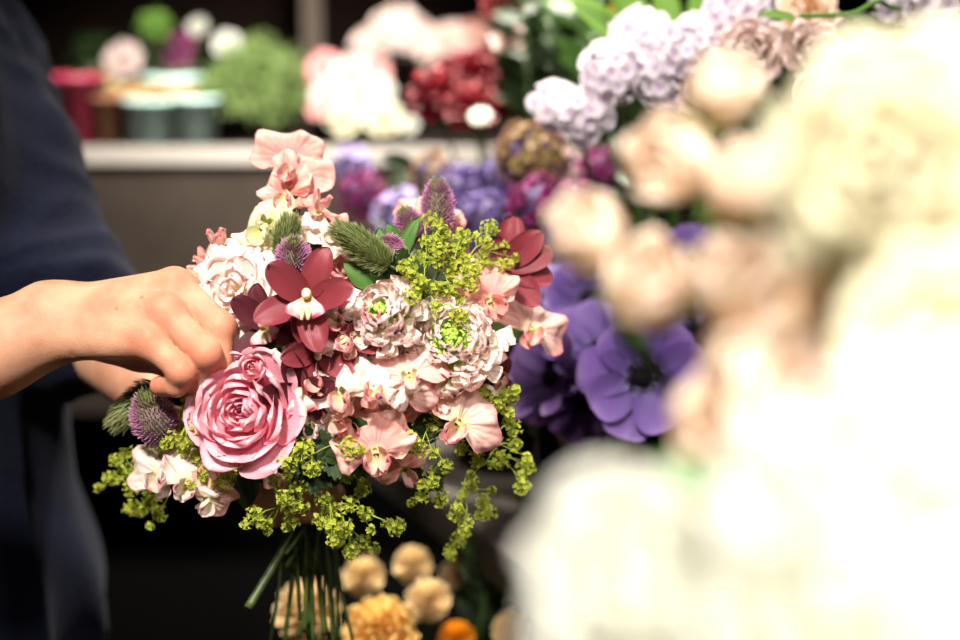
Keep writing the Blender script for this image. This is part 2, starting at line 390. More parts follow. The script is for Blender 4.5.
def pot(name, loc, r0, r1, h, mat, label, cat='pot', group=None, soil=True, thick=.004, rim=True):
    t = root(name, T(*loc), label, cat, group)
    prof = [(0, 0.0005), (r0, 0.0005), (r1, h * .9), (r1 + .003, h * .9), (r1 + .003, h), (r1 - thick, h), (r0 - thick, thick + .001), (0, thick + .001)]
    link('body', mk('body', *lathe(prof), mat), t)
    if soil: link('soil', mk('soil', *lathe([(0, h * .86), (r1 - thick - .001, h * .86), (r1 - thick - .002, h * .84), (0, h * .84)]), M['soil']), t)
    return t

# ================================================================== FLOWER BUILDERS
def stem_to(rt, pts, r, mat='stem', n=10, name='stem', r1=None):
    """stem given in world points, parented to the flower"""
    q = bez(pts, n); inv = MW[rt.name].inverted()
    q = [inv @ p for p in q]
    s = MW[rt.name].to_scale().x
    rr = [r / s + ((r1 or r) - r) / s * i / (len(q) - 1) for i in range(len(q))]
    V, F, U = tube(q, rr)
    return link(name, mk(name, V, F, M[mat], U), rt)
def froot(name, Mx, label, cat='flower', group=None):
    o = root(name, Mx, label, cat, group); MW[o.name] = Mx.copy(); return o

CACHE = {}
def cached(key, fn):
    if key not in CACHE: CACHE[key] = fn()
    return CACHE[key]
def rings_meshes(kind):
    specs = ROSES[kind]
    out = []
    for i, sp in enumerate(specs):
        n, R, H, span, flare, ruf, rf, droop, zb, mat = sp
        ms = []
        for k in range(2):
            V, F, U = shell(R, H, span, flare, ruf, rf, seed=i * 3 + k + 1, droop=droop, notch=.05)
            ms.append(mk('petal', V, F, M[mat], U))
        out.append((n, ms, zb))
    return out
# n, R, H, span, flare, ruffle, rf, droop, z base, material     (mm)
def mmr(l): return [(a, R / 1000, H / 1000, sp, fl, ru / 1000, rf, dp / 1000, zb / 1000, mt) for a, R, H, sp, fl, ru, rf, dp, zb, mt in l]
ROSES = {
 'ranunculus': mmr([
  (3, 2.2, 11, 1.2, -.4, .4, 2, 0, 8, 'ranc'), (4, 4.5, 13, 1.0, -.35, .6, 2, 0, 7.5, 'ranc'), (5, 7, 15, .85, -.3, .8, 2, 0, 7, 'ran'), (5, 10, 17, .8, -.25, .9, 2, 0, 6, 'ran'),
  (6, 13, 19, .75, -.2, 1.1, 2, 0, 4.5, 'ran'), (6, 16.5, 20.5, .75, -.12, 1.3, 2, 0, 3, 'ran'), (7, 20.5, 21, .7, -.02, 1.5, 2, 0, 1.5, 'ran'), (7, 25, 21, .68, .1, 1.8, 2, 1, 0, 'ran'), (6, 29, 18, .7, .28, 2.4, 2, 3, -2, 'ran')]),
 'garden': mmr([
  (3, 3, 11, 1.1, -.1, 1.6, 2, 0, 9, 'white'), (4, 7, 13, 1.0, .05, 2.0, 3, 0, 7, 'white'), (5, 11.5, 14, .85, .25, 2.4, 3, 0, 5, 'white'), (6, 16, 13, .75, .42, 2.6, 3, 1, 3, 'white'),
  (7, 19, 10, .68, .6, 2.8, 3, 2, 1, 'white'), (7, 21, 6, .66, .7, 2.8, 3, 4, -1, 'white')]),
 'bud': mmr([
  (3, 5, 28, 1.3, -.7, .5, 2, 0, 4, 'peach'), (3, 9, 31, 1.2, -.6, .8, 2, 0, 2, 'peach'), (3, 13, 33, 1.15, -.45, 1, 2, 0, 1, 'peach'), (4, 16, 33, .95, -.3, 1.4, 2, 0, 0, 'peach'), (4, 18, 30, .85, -.1, 1.6, 2, 1, -1, 'peach')]),
 'open': mmr([
  (3, 4, 20, 1.2, -.5, 1, 2, 0, 6, 'peachdeep'), (4, 8, 23, 1.0, -.35, 1.4, 2, 0, 4, 'peachdeep'), (5, 12.5, 25, .85, -.15, 2, 2, 0, 2, 'peach'), (6, 18, 25, .7, .05, 2.4, 2, 0, 0, 'peach'), (6, 24, 21, .7, .25, 3, 2, 3, -2, 'peach')]),
 'creamy': mmr([
  (3, 4, 18, 1.2, -.4, 1.5, 2, 0, 6, 'cream'), (5, 9, 22, .9, -.25, 2, 3, 0, 4, 'cream'), (6, 15, 24, .75, -.05, 2.6, 3, 0, 2, 'cream'), (7, 22, 24, .65, .15, 3.4, 3, 1, 0, 'cream'), (7, 28, 19, .66, .35, 4, 3, 4, -2, 'cream')]),
 'snowy': mmr([
  (3, 4, 20, 1.2, -.4, 1.2, 2, 0, 7, 'snow'), (5, 9, 25, .9, -.35, 1.6, 2, 0, 5, 'snow'), (6, 15, 28, .8, -.2, 2, 2, 0, 2, 'snow'), (6, 21, 29, .72, -.08, 2.4, 2, 0, 0, 'snow'), (7, 26, 26, .66, .1, 3, 2, 2, -2, 'snow')]),
 'carnation': mmr([
  (4, 4, 16, .8, .1, 2, 5, 0, 6, 'red'), (6, 9, 17, .6, .2, 2.6, 5, 0, 4, 'red'), (8, 14, 16, .5, .35, 3, 5, 1, 2, 'red'), (9, 19, 12, .45, .5, 3, 5, 2, 0, 'red')]),
 'mauve': mmr([
  (4, 5, 18, 1.0, -.3, 1.6, 3, 0, 6, 'mauve'), (5, 10, 20, .85, -.1, 2, 3, 0, 4, 'mauve'), (6, 16, 20, .7, .1, 2.6, 3, 0, 2, 'mauve'), (7, 22, 17, .6, .3, 3, 3, 2, 0, 'mauve')]),
 'mum': mmr([
  (5, 3, 14, .5, .3, .5, 2, 0, 8, 'yellow'), (8, 7, 15, .34, .2, .8, 2, 0, 6, 'yellow'), (11, 12, 15, .3, .1, .8, 2, 0, 4, 'yellow'), (13, 17, 13, .26, .1, .8, 2, 0, 2, 'yellow'), (14, 21, 8, .24, .1, .8, 2, 2, 0, 'yellow')]),
}
for k2, mt in (('mumbuff', 'buff'), ('mumorange', 'orange')): ROSES[k2] = [s[:9] + (mt,) for s in ROSES['mum']]
ROSES['pinkrose'] = [s[:9] + ('sp_blush',) for s in ROSES['garden']]
ROSES['carnwhite'] = [s[:9] + ('white',) for s in ROSES['carnation']]
ROSES['carndark'] = [s[:9] + ('magenta',) for s in ROSES['carnation']]
def bloom(rt, kind, sc=1, seed=0, sepals=True, M0=None):
    rr = random.Random(seed); M0 = M0 or Matrix.Identity(4)
    for i, (n, ms, zb) in enumerate(cached(('ring', kind), lambda: rings_meshes(kind))):
        a0 = rr.uniform(0, 6.28)
        for k in range(n):
            Mx = M0 @ T(0, 0, zb * sc) @ RZ(a0 + 2 * PI * k / n + rr.uniform(-.12, .12)) @ RX(rr.uniform(-.06, .06)) @ SC(sc * rr.uniform(.95, 1.05))
            link('petal', ms[k % 2], rt, Mx)
    if sepals:
        def mks():
            b_ = Buf()
            for k in range(5):
                V, F, U = petal(.016, .008, .5, .8, .2, .9, point=1, nu=4, nv=6); b_.add(V, F, U, RZ(k * 2 * PI / 5) @ T(0, .001, -.003))
            b_.add(*ball(.005, 6, 10), M=T(0, 0, -.004)); return b_.mesh('calyx', M['sepal'])
        link('calyx', cached('sepals', mks), rt, M0 @ T(0, 0, -.001 * sc) @ SC(sc * 1.15))

def leaf_part(rt, loc, direc, L, W, mat='leaf', name='leaf', face=None, bend=-.5, lobes=0):
    """a leaf given in world space"""
    y = Vector(direc).normalized(); f = Vector(face) if face else (-FW + UP * .6)
    z = (f - y * f.dot(y)).normalized(); x = y.cross(z)
    Mx = Matrix.Translation(loc) @ Matrix((x, y, z)).transposed().to_4x4()
    key = ('leaf', round(L, 3), round(W, 3), mat, bend)
    me = cached(key, lambda: (lambda g: mk('leaf', g[0], g[1], M[mat], g[2]))(petal(L, W, .7, .9, .12, bend, .0015, 3, 0, 2, 8, 12, point=1)))
    o = link(name, me, rt, MW[rt.name].inverted() @ Mx); return o

# bouquet geometry
BIND = P(312, 494, .988)
def bq_d(px, py): return .895 + .085 * (((px - 330) / 200) ** 2 + ((py - 365) / 200) ** 2)
bind_i = [0]
def bouquet_path(head, facing, back=.03, end=None):
    bind_i[0] += 1; i = bind_i[0]
    a = i * 2.4; r = .0022 * math.sqrt(i) + .0005
    off = RT * (math.cos(a) * r * 1.1) + FW * (math.sin(a) * r)
    b_ = BIND + off
    sub = 0.10 + .07 * ((i * 37) % 11) / 11 if i % 3 == 0 else .035 + .03 * ((i * 37) % 11) / 11
    if end is None:
        en = b_ + Vector((0, 0, -sub)) + RT * ((b_ - head).x * .10) + FW * (-.2 * (head - b_).y) + RT * rnd.uniform(-.020, .020)
    else: en = end
    mid = head - Vector(facing) * back
    return [head, mid, (mid * .45 + b_ * .55) + Vector((0, 0, .005)), b_, b_ + (en - b_) * .5 + Vector((0, 0, -.004)), en]

def face_at(px, py, z=.8): return D((px - 330) / 170, (380 - py) / 170, z)

# ---- sweet pea ----------------------------------------------------
def std_petal(L, seed, mat):
    def fn(u, v):
        v2 = math.sin(v * PI / 2) ** 1.0
        an = u * 2.0; rad = L * (1 - .42 * u ** 4) * v2 * (1 - .12 * math.exp(-(u / .12) ** 2) * v2 ** 3) * (1 + .10 * math.sin(5 * u + seed * 2) + .07 * math.sin(15 * u + seed) * v2 ** 2)
        x = rad * math.sin(an) * .98; y = rad * math.cos(an) * .95
        z = -.30 * L * v2 ** 2.2 + .34 * L * (abs(u) ** 1.2) * v2 * (.5 + .5 * math.sin(seed * 1.9))
        e = v2 ** 3
        z += L * .13 * math.sin(9 * u + seed * 2.2) * v2 ** 1.6 * (.5 + abs(u)) + L * .26 * noise.noise(Vector((u * 2.4, v2 * 1.8, seed * 4.4))) * v2 + L * .16 * noise.noise(Vector((u * 7, v2 * 3.5, seed * 1.4))) * v2
        z += L * .11 * math.sin(19 * u + seed * 5 + 2 * v2) * v2 ** 2.5
        y += L * .1 * noise.noise(Vector((u * 2.5, v2, seed * 2.4 + 9))) * e
        return (x, y, z)
    V, F, U = grid(fn, 30, 14); return mk('standard_petal', V, F, M[mat], U)
def wing_petal(L, seed, mat):
    V, F, U = petal(L, L * .78, .45, .3, .3, .7, L * .12, 3, .3, seed, 10, 10); return mk('wing_petal', V, F, M[mat], U)
def floret(rt, Mx, mat, sc=1.0, seed=0, pose=0, mat2=None):
    """one sweet pea flower as a part, z = the way it looks, y = up"""
    sc *= 1.15; fl = link('floret', None, rt, Mx @ SC(sc)); fl.empty_display_size = .005
    mat2 = mat2 or mat; s = seed % 4
    link('standard_petal', cached(('std', mat, s), lambda: std_petal(.026, s * 1.3 + 1, mat)), fl, RX(-.15 + pose) @ T(0, .001, 0))
    for sg in (-1, 1):
        link('wing_petal', cached(('wing', mat2, s % 2), lambda: wing_petal(.016, s % 2 + 3, mat2)), fl,
             T(sg * .0018, .001, .002) @ RZ(PI + sg * (.55 + .5 * ((seed * 7) % 5) / 5)) @ RX(.75) @ RY(sg * .55))
    link('keel', cached(('keel', mat2), lambda: (lambda g: mk('keel', g[0], g[1], M[mat2], g[2]))(petal(.011, .009, .5, .5, .5, 1.2, 0))), fl, T(0, 0, .002) @ RX(.5) @ RZ(PI))
    def cal():
        b_ = Buf()
        for k in range(5):
            V, F, U = petal(.006, .0035, .4, .9, .3, .5, point=1, nu=4, nv=5); b_.add(V, F, U, RZ(k * 1.257) @ T(0, .0015, 0) @ RX(.9))
        b_.add(*lathe([(.0008, -.005), (.0018, -.003), (.0026, 0), (.002, .001)], 10)); return b_.mesh('calyx', M['sepal'])
    link('calyx', cached('spcal', cal), fl, T(0, 0, -.0035))
    return fl
def sweet_pea(label, fls, mat, end=None, group='sweet peas in the bouquet', mat2=None, bare=True, stemr=.0013):
    """fls: (px,py,size,face(x,y,z),roll,seed[,depth offset]) – the florets of one stem"""
    hx = sum(f[0] for f in fls) / len(fls); hy = max(f[1] for f in fls)
    d = bq_d(hx, hy) + .02
    hub = P(hx, hy, d) * .8 + BIND * .2 if len(fls) > 1 else P(hx, hy, d + .01) * .9 + BIND * .1
    rt = froot('sweet_pea', T(*hub), label, 'flower', group); inv = MW[rt.name].inverted()
    first = None
    for f in fls:
        px, py, sc, fc, roll, seed = f[:6]; dd = bq_d(px, py) + (f[6] if len(f) > 6 else 0)
        loc = P(px, py, dd); z = D(*fc)
        Mw = basis(loc, z, UP, 1, roll)
        floret(rt, inv @ Mw, f[7] if len(f) > 7 else mat, sc, seed, mat2=mat2)
        q = bez([loc - z * .006, loc - z * .014 - Vector((0, 0, .004)), hub * .6 + loc * .4, hub], 5)
        V, F, U = tube([inv @ p for p in q], .0008, 6); link('flower_stalk', mk('flower_stalk', V, F, M['stem'], U), rt)
    p = bouquet_path(hub, (hub - BIND).normalized(), .01, end)
    stem_to(rt, p, stemr * rnd.uniform(.8, 1.7))
    return rt

# ---- orchid -------------------------------------------------------
def orchid(label, px, py, fc, roll=0, sc=1.0, dark=False, dz=0, angs=None, group='orchids in the bouquet', tilt=.35):
    loc = P(px, py, bq_d(px, py) + dz); z = D(*fc); Mw = basis(loc, z, UP, sc, roll)
    rt = froot('cymbidium_orchid', Mw, label, 'orchid', group)
    mt = 'orchid_dark' if dark else 'orchid'
    def tp(k): return lambda: (lambda g: mk('tepal', g[0], g[1], M[mt], g[2]))(petal(.033, .0185, .5, .5, .14, -.15 + .1 * k, .0012, 2, -.5 + .5 * k, k, 8, 12))
    for k, a in enumerate(angs or (0, 1.2, -1.2, 2.45, -2.45)):
        link('tepal', cached(('tep', mt, k % 3), tp(k % 3)), rt, RZ(-a) @ T(0, .001, -.001 - .0008 * (k % 2)) @ RX(tilt + .12 * ((k * 3) % 4 - 1)) @ RY(.1 * (k - 2)))
    def lip():
        def fn(u, v):
            y = -.024 * v; wd = .004 + .011 * math.sin(min(1, v * 1.15) * PI / 2) ** 1.5
            if v > .8: wd *= math.cos((v - .8) / .2 * 1.35) ** .5
            x = u * wd; z = .012 * math.sin(v * PI * .62) + .007 * u * u * (1 - v * .5) - .012 * max(0, v - .55)
            z += .0022 * math.sin(9 * u + 4 * v) * max(abs(u), v) ** 4
            return (x, y, z)
        V, F, U = grid(fn, 14, 14)
        U = [(u, max(v ** 1.1 * .9, abs(2 * u - 1) ** 3 * .95 * min(1, v * 3)) + .04) for u, v in U]
        return mk('lip', V, F, M['lip'], U)
    link('lip', cached('lip', lip), rt, Matrix.Diagonal((.80, .56, .85, 1)) @ RX(-.25))
    def col():
        V, F, U = tube([(0, 0, 0), (0, .003, .004), (0, .0035, .008), (0, .001, .0115)], [.0026, .0028, .0028, .0020], 10); return mk('column', V, F, M['column'], U)
    link('column', cached('col', col), rt)
    def thr():
        b_ = Buf()
        for sg in (-1, 1): b_.add(*tube([(sg * .002, -.004, .008), (sg * .002, -.009, .0125), (sg * .0018, -.013, .013)], [.001, .0016, .001], 8))
        return b_.mesh('callus', M['column'])
    link('callus', cached('thr', thr), rt)
    stem_to(rt, bouquet_path(loc, z, .03), .0018)
    return rt

# ---- spiky heads ----------------------------------------------------
def spiky(Lh, R, n, sl, sw, mat, name='flower_head', seed=0, taper=.6, core='clovergreen', up=.6):
    b_ = Buf(); rr = random.Random(seed)
    for i in range(n):
        t = (i + .5) / n; zz = Lh * t; rad = R * (math.sin(PI * (t * .86 + .07)) ** taper)
        a = i * 2.39996; d_ = Vector((math.cos(a), math.sin(a), 0))
        base = d_ * rad * .8 + Vector((0, 0, zz)); out = (d_ * (1 - t * .7) + Vector((0, 0, up * (t + .25)))).normalized()
        s = sl * rr.uniform(.7, 1.25); side = d_.cross(Vector((0, 0, 1))) * sw * .5; nrm = side.cross(out).normalized() * sw * .5
        p1 = base + out * s * .55 + Vector((rr.uniform(-1, 1), rr.uniform(-1, 1), rr.uniform(-1, 1))) * s * .1; tip = p1 + (out + Vector((0, 0, .2))) * s * .45
        V = [base - side * .5, base + side * .5, base + nrm * .8, p1 - side, p1 + side, p1 + nrm * 1.6, tip]
        F = [(0, 1, 4, 3), (1, 2, 5, 4), (2, 0, 3, 5), (3, 4, 6), (4, 5, 6), (5, 3, 6)]
        U = [(0, .0)] * 3 + [(.5, .6)] * 3 + [(1, 1)]
        b_.add(V, F, U)
    V, F = ball(1, 8, 12); V = [(v[0] * R * .85, v[1] * R * .85, Lh / 2 + v[2] * Lh * .5) for v in V]; b_.add(V, F, [(.5, .1)] * len(V))
    return mk(name, b_.V, b_.F, M[mat], b_.U, smooth=False)
def clover(label, px, py, axis, Lh, R, green=False, dz=0, group='clover heads in the bouquet', nm='clover_head', tuft=True):
    loc = P(px, py, bq_d(px, py) + dz); z = D(*axis); rt = froot(nm, basis(loc, z), label, 'flower', group)
    mt = 'clovergreen' if green else 'clover'
    me = cached((mt, round(Lh, 3), round(R, 3)), lambda: spiky(Lh, R, 520 if not green else 620, .0048 if not green else .0075, .0011 if not green else .0007, mt, seed=int(px), up=.6 if not green else 1.3))
    link('flower_head', me, rt)
    if tuft and not green:
        link('bud_tip', cached(('tip', round(R, 3)), lambda: spiky(Lh * .35, R * .6, 120, .004, .0009, 'clovergreen', up=1.2)), rt, T(0, 0, Lh * .74))
    stem_to(rt, bouquet_path(loc, z, .03), .0013)
    return rt

# ---- lady's mantle ------------------------------------------------
def mantle_cluster(seed, n=20, R=.0052):
    b_ = Buf(); rr = random.Random(seed)
    for i in range(n):
        z = 1 - 1.7 * (i + .5) / n; a = i * 2.4 + seed; s_ = math.sqrt(max(0, 1 - z * z))
        d_ = Vector((s_ * math.cos(a), s_ * math.sin(a), z)); p = d_ * R * rr.uniform(.6, 1.25)
        b_.add(*tube([d_ * R * .1, p], .00025, 4, False))
        d2 = (d_ + Vector((rr.uniform(-.5, .5), rr.uniform(-.5, .5), rr.uniform(-.5, .5)))).normalized()
        Mx = basis(p, d2, roll=rr.uniform(0, 3), scale=rr.uniform(.8, 1.25))
        for k in range(6):
            an = k * PI / 3; c, s = math.cos(an), math.sin(an); L_ = .0021 if k % 2 == 0 else .0016; wd = .00075
            V = [(0, 0, 0), (c * L_ * .55 - s * wd, s * L_ * .55 + c * wd, .0006), (c * L_, s * L_, .0009), (c * L_ * .55 + s * wd, s * L_ * .55 - c * wd, .0006)]
            b_.add(V, [(0, 1, 2, 3)], [(.5, 0), (.3, .6), (.5, 1), (.7, .6)], Mx)
        b_.add(*ball(.0007, 4, 6), M=Mx)
    return b_.mesh('flower_cluster', M['lime'], False)
def mantle(label, hub_px, cl, big=1.0, leaves=(), dz=0, end=None):
    hub = P(hub_px[0], hub_px[1], bq_d(*hub_px) + .02 + dz)
    rt = froot('ladys_mantle', T(*hub), label, 'flower', 'lady\'s mantle sprays in the bouquet'); inv = MW[rt.name].inverted()
    rr = random.Random(int(hub_px[0]))
    b_ = Buf(); nodes = [(hub, hub_px)]
    for (x, y) in sorted(cl, key=lambda c: math.hypot(c[0] - hub_px[0], c[1] - hub_px[1])):
        p = P(x, y, bq_d(x, y) + dz + rr.uniform(-.012, .012))
        cand = [n_ for n_ in nodes if (n_[0] - hub).length < (p - hub).length * .8 + 1e-4]
        nb = min(cand, key=lambda n_: (n_[0] - p).length + .35 * (n_[0] - hub).length)
        mid = (nb[0] + p) / 2 + Vector((0, 0, .004)) + Vector((rr.uniform(-1, 1), rr.uniform(-1, 1), rr.uniform(-1, 1))) * .003
        b_.add(*tube([inv @ q for q in bez([nb[0], mid, p], 4)], .00042, 5))
        nodes.append((mid, None)); nodes.append((p, None))
        link('flower_cluster', cached(('mant', rr.randint(0, 4)), lambda: mantle_cluster(rr.randint(0, 999))), rt,
             inv @ basis(p, (p - hub + UP * .01 - FW * .02), roll=rr.uniform(0, 6), scale=big * rr.uniform(.85, 1.2)))
        for _ in range(1):   # small side tufts on their own stalks
            off = Vector((rr.uniform(-1, 1), rr.uniform(-1, 1), rr.uniform(-1, 1))) * .0095 * big; q = p + off
            b_.add(*tube([inv @ mid, inv @ q], .0003, 4)); link('flower_cluster', cached(('mants', rr.randint(0, 3)), lambda: mantle_cluster(rr.randint(0, 999), 9, .003)), rt, inv @ basis(q, off, roll=rr.uniform(0, 6), scale=big * rr.uniform(.8, 1.2)))
    link('stalks', b_.mesh('stalks', M['limestalk']), rt)
    for (x, y, r, dx, dy) in leaves:
        lobed(rt, P(x, y, bq_d(x, y) + .02 + dz), D(dx, dy, .1), r)
    stem_to(rt, bouquet_path(hub, (hub - BIND).normalized(), .01, end), .0012)
    return rt
def lobed(rt, loc, direc, r):
    def me():
        def fn(u, v):
            a = u * 2.3; rad = r * v * (1 + .13 * math.cos(a * 7)) * (1 - .05 * math.cos(a * 40) * v)
            z = .12 * r * math.cos(a * 7) * v + .25 * r * v * v
            return (rad * math.sin(a), rad * math.cos(a) + r * .1, z)
        V, F, U = grid(fn, 60, 6); return mk('leaf', V, F, M['leafdark'], U)
    y = Vector(direc).normalized(); f = -FW + UP * .5; z = (f - y * f.dot(y)).normalized(); x = y.cross(z)
    link('leaf', cached(('lob', r), me), rt, MW[rt.name].inverted() @ (Matrix.Translation(loc) @ Matrix((x, y, z)).transposed().to_4x4()))

# ================================================================== THE FLORIST
def surface_nets(F, org, h):
    nx, ny, nz = F.shape; ins = F < 0
    c = [F[i:nx - 1 + i, j:ny - 1 + j, k:nz - 1 + k] for i in (0, 1) for j in (0, 1) for k in (0, 1)]
    cnt = sum((a < 0).astype(np.int8) for a in c); act = (cnt > 0) & (cnt < 8)
    ids = -np.ones(act.shape, dtype=np.int64); I = np.argwhere(act); ids[act] = np.arange(len(I))
    vals = np.stack([a[act] for a in c], 1); corner = np.array([(i, j, k) for i in (0, 1) for j in (0, 1) for k in (0, 1)], float)
    acc = np.zeros((len(I), 3)); n = np.zeros(len(I))
    for a in range(8):
        for b_ in range(a + 1, 8):
            if np.abs(corner[a] - corner[b_]).sum() != 1: continue
            va, vb = vals[:, a], vals[:, b_]; m_ = (va < 0) != (vb < 0)
            t = np.where(m_, va / np.where(m_, va - vb, 1), 0)
            acc += np.where(m_[:, None], corner[a] + t[:, None] * (corner[b_] - corner[a]), 0); n += m_
    V = org + (I + acc / n[:, None]) * h
    Q = []
    for ax in range(3):
        o1, o2 = [(1, 2), (2, 0), (0, 1)][ax]
        sl = [slice(None)] * 3; sl2 = [slice(None)] * 3; sl[ax] = slice(0, -1); sl2[ax] = slice(1, None)
        ch = ins[tuple(sl)] != ins[tuple(sl2)]
        E = np.argwhere(ch); flip = ins[tuple(sl)][ch]
        ok = (E[:, o1] > 0) & (E[:, o2] > 0) & (E[:, o1] < F.shape[o1] - 1) & (E[:, o2] < F.shape[o2] - 1); E = E[ok]; flip = flip[ok]
        def g(a, b_):
            e = E.copy(); e[:, o1] -= a; e[:, o2] -= b_; return ids[e[:, 0], e[:, 1], e[:, 2]]
        q = np.stack([g(1, 1), g(0, 1), g(0, 0), g(1, 0)], 1)
        q[~flip] = q[~flip][:, ::-1]; Q.append(q)
    Q = np.concatenate(Q); Q = Q[(Q >= 0).all(1)]
    return V, Q
def sm(a, b_, k):
    h_ = np.clip(.5 + .5 * (b_ - a) / k, 0, 1); return b_ * (1 - h_) + a * h_ - k * h_ * (1 - h_)
class Field:
    def __init__(s, lo, hi, h):
        s.org = np.array(lo, float); s.h = h; n = np.ceil((np.array(hi) - s.org) / h).astype(int) + 1
        s.X = np.stack(np.meshgrid(*[s.org[i] + np.arange(n[i]) * h for i in range(3)], indexing='ij'), -1).astype(np.float32)
    def cap(s, a, b_, ra, rb):
        a = np.array(a, np.float32); d_ = np.array(b_, np.float32) - a; L2 = float(d_ @ d_) + 1e-12
        r_ = s.X - a; t = np.clip((r_ @ d_) / L2, 0, 1)
        q = r_ - t[..., None] * d_
        return np.sqrt((q * q).sum(-1)) - (ra + (rb - ra) * t)
    def chain(s, pts, rs, k=.003):
        f = None
        for i in range(len(pts) - 1):
            c = s.cap(pts[i], pts[i + 1], rs[i], rs[i + 1]); f = c if f is None else sm(f, c, k)
        return f
    def ell(s, c, ax, R):
        """ellipsoid, ax: 3 axes, R: radii"""
        q = (s.X - np.array(c, np.float32)) @ np.array([list(a) for a in ax], np.float32).T / np.array(R, np.float32)
        l = np.sqrt((q * q).sum(-1)) + 1e-9; return (l - 1) * min(R)
    def mesh(s, f): return surface_nets(f, s.org, s.h)
def laplace(V, Q, it=1, lam=.5):
    E = np.concatenate([Q[:, [0, 1]], Q[:, [1, 2]], Q[:, [2, 3]], Q[:, [3, 0]]]); E = np.concatenate([E, E[:, ::-1]])
    cnt = np.bincount(E[:, 0], minlength=len(V))[:, None]
    for _ in range(it):
        acc = np.stack([np.bincount(E[:, 0], weights=V[E[:, 1], i], minlength=len(V)) for i in range(3)], 1)
        V = V + lam * (acc / np.maximum(cnt, 1) - V)
    return V
def bounds(pts, pad): 
    A_ = np.array([list(p) for p in pts]); return A_.min(0) - pad, A_.max(0) + pad

# --- right hand (near the camera), over the flowers
mmd = lambda px, py, d: P(px, py, d)
Wr = mmd(50, 322, .925)
elbow = mmd(-235, 470, .90)
mcp = {'index': mmd(190, 288, .935), 'middle': mmd(176, 286, .915), 'ring': mmd(168, 314, .900), 'little': mmd(150, 343, .896)}
fing = {
 'index': ([mcp['index'], mmd(224, 318, .938), mmd(231, 352, .932), mmd(214, 374, .925)], [.0105, .0092, .0084, .0070]),
 'middle': ([mcp['middle'], mmd(220, 327, .907), mmd(219, 362, .905), mmd(199, 380, .910)], [.0112, .0102, .0090, .0074]),
 'ring': ([mcp['ring'], mmd(206, 354, .889), mmd(199, 379, .903), mmd(181, 385, .915)], [.0108, .0098, .0086, .0072]),
 'little': ([mcp['little'], mmd(182, 371, .889), mmd(176, 385, .896), mmd(160, 386, .905)], [.0098, .0090, .0080, .0070]),
}
thumb = ([mmd(85, 335, .945), mmd(140, 352, .962), mmd(185, 368, .955), mmd(208, 382, .94)], [.014, .0125, .0105, .0085])
allp = [p for f_ in fing.values() for p in f_[0]] + thumb[0] + [Wr, mmd(-90, 415, .91)]
lo, hi = bounds(allp, .045)
H1 = Field(lo, hi, .0013)
f = None
for k_, r_, rb in (('index', .0125, .0165), ('middle', .0130, .0175), ('ring', .0125, .0165), ('little', .0115, .0150)):
    wp = Wr + (mcp[k_] - (mcp['middle'] + mcp['ring']) / 2) * .42
    c = H1.cap(wp, mcp[k_] - (mcp[k_] - Wr).normalized() * .003, rb, r_); f = c if f is None else sm(f, c, .012)
f = sm(f, H1.cap(thumb[0][0], thumb[0][1], .016, .014), .014)
for k_ in mcp: f = sm(f, H1.cap(mcp[k_], mcp[k_] + (-FW + UP * .3) * .0012, .0118, .0112), .005)   # knuckles
hand_k = f
ff = None
for k_ in fing:
    pts, rs = fing[k_]
    c = H1.chain(pts, rs, .003)
    c = sm(c, H1.cap(pts[1], pts[1] + (-FW + UP * .4 + RT * .4) * .0012, rs[1] + .0004, rs[1] + .0002), .004)
    ff = c if ff is None else sm(ff, c, .0016)
ff = sm(ff, H1.chain(thumb[0][1:], thumb[1][1:], .004), .0015)
f = sm(hand_k, ff, .006)
# wrist and forearm
arm = H1.chain([Wr + (mcp['middle'] - Wr) * .06, Wr, Wr + (elbow - Wr) * .16, elbow], [.0195, .0205, .0235, .047], .02)
arm2 = H1.chain([Wr - FW * -.006 , Wr + (elbow - Wr) * .2 - FW * .004, elbow], [.018, .022, .04], .02)
f = sm(f, sm(arm, arm2, .02), .014)
f = sm(f, H1.cap(mmd(46, 306, .915), mmd(43, 307, .918), .012, .012), .012)       # wrist bone
def carve(f, fld, a, b_, r, k=.003): return -sm(-f, fld.cap(a, b_, r, r), k)
f = carve(f, H1, mmd(63, 360, .893), mmd(71, 357, .900), .0008, .004)             # crease at the heel of the hand
# tendons over the back of the hand
for k_ in ('middle', 'ring', 'little'):
    a_ = Wr + (mcp[k_] - Wr) * .45; dd = (-FW * .75 + UP * .66)
    f = sm(f, H1.cap(a_ + dd * .0100, mcp[k_] + dd * .0092, .0022, .0030), .008)
V1, Q1 = H1.mesh(f); V1 = laplace(V1, Q1, 2, .5)

# --- left hand, holding the stems from behind
Wl = P(246, 462, 1.045); elbL = P(72, 318, 1.17)
ax_s = (UP * .95 + RT * .1).normalized()
palm = P(286, 474, 1.024)
def wrap(z_, start, n=4, R=.021, a0=2.6, a1=-.9, rr=(.0098, .0092, .0085, .0072)):
    pts = []
    for i in range(n):
        a = a0 + (a1 - a0) * i / (n - 1)
        pts.append(BIND + UP * z_ + RT * (math.cos(a) * R) + FW * (-math.sin(a) * R))
    return pts, list(rr)
fl = []
for i, z_ in enumerate((.034, .018, .003, -.011)):
    pts, rs = wrap(z_, None, 4, .0235, 2.75, .35 + .12 * i)
    fl.append((pts, [r * (1.0, 1.02, .97, .86)[i] for r in rs]))
thL = ([palm + UP * .01, P(290, 458, 1.022), P(312, 452, 1.02), P(332, 460, 1.01)], [.0145, .012, .011, .009])
lo, hi = bounds([p for a_ in fl for p in a_[0]] + thL[0] + [Wl, elbL + (Wl - elbL) * .12], .04)
H2 = Field(lo, hi, .0017)
f = None
for i, (pts, rs) in enumerate(fl):
    c = H2.cap(Wl + UP * (.006 - .005 * i), pts[0] + RT * -.004, .0165, .0125); f = c if f is None else sm(f, c, .012)
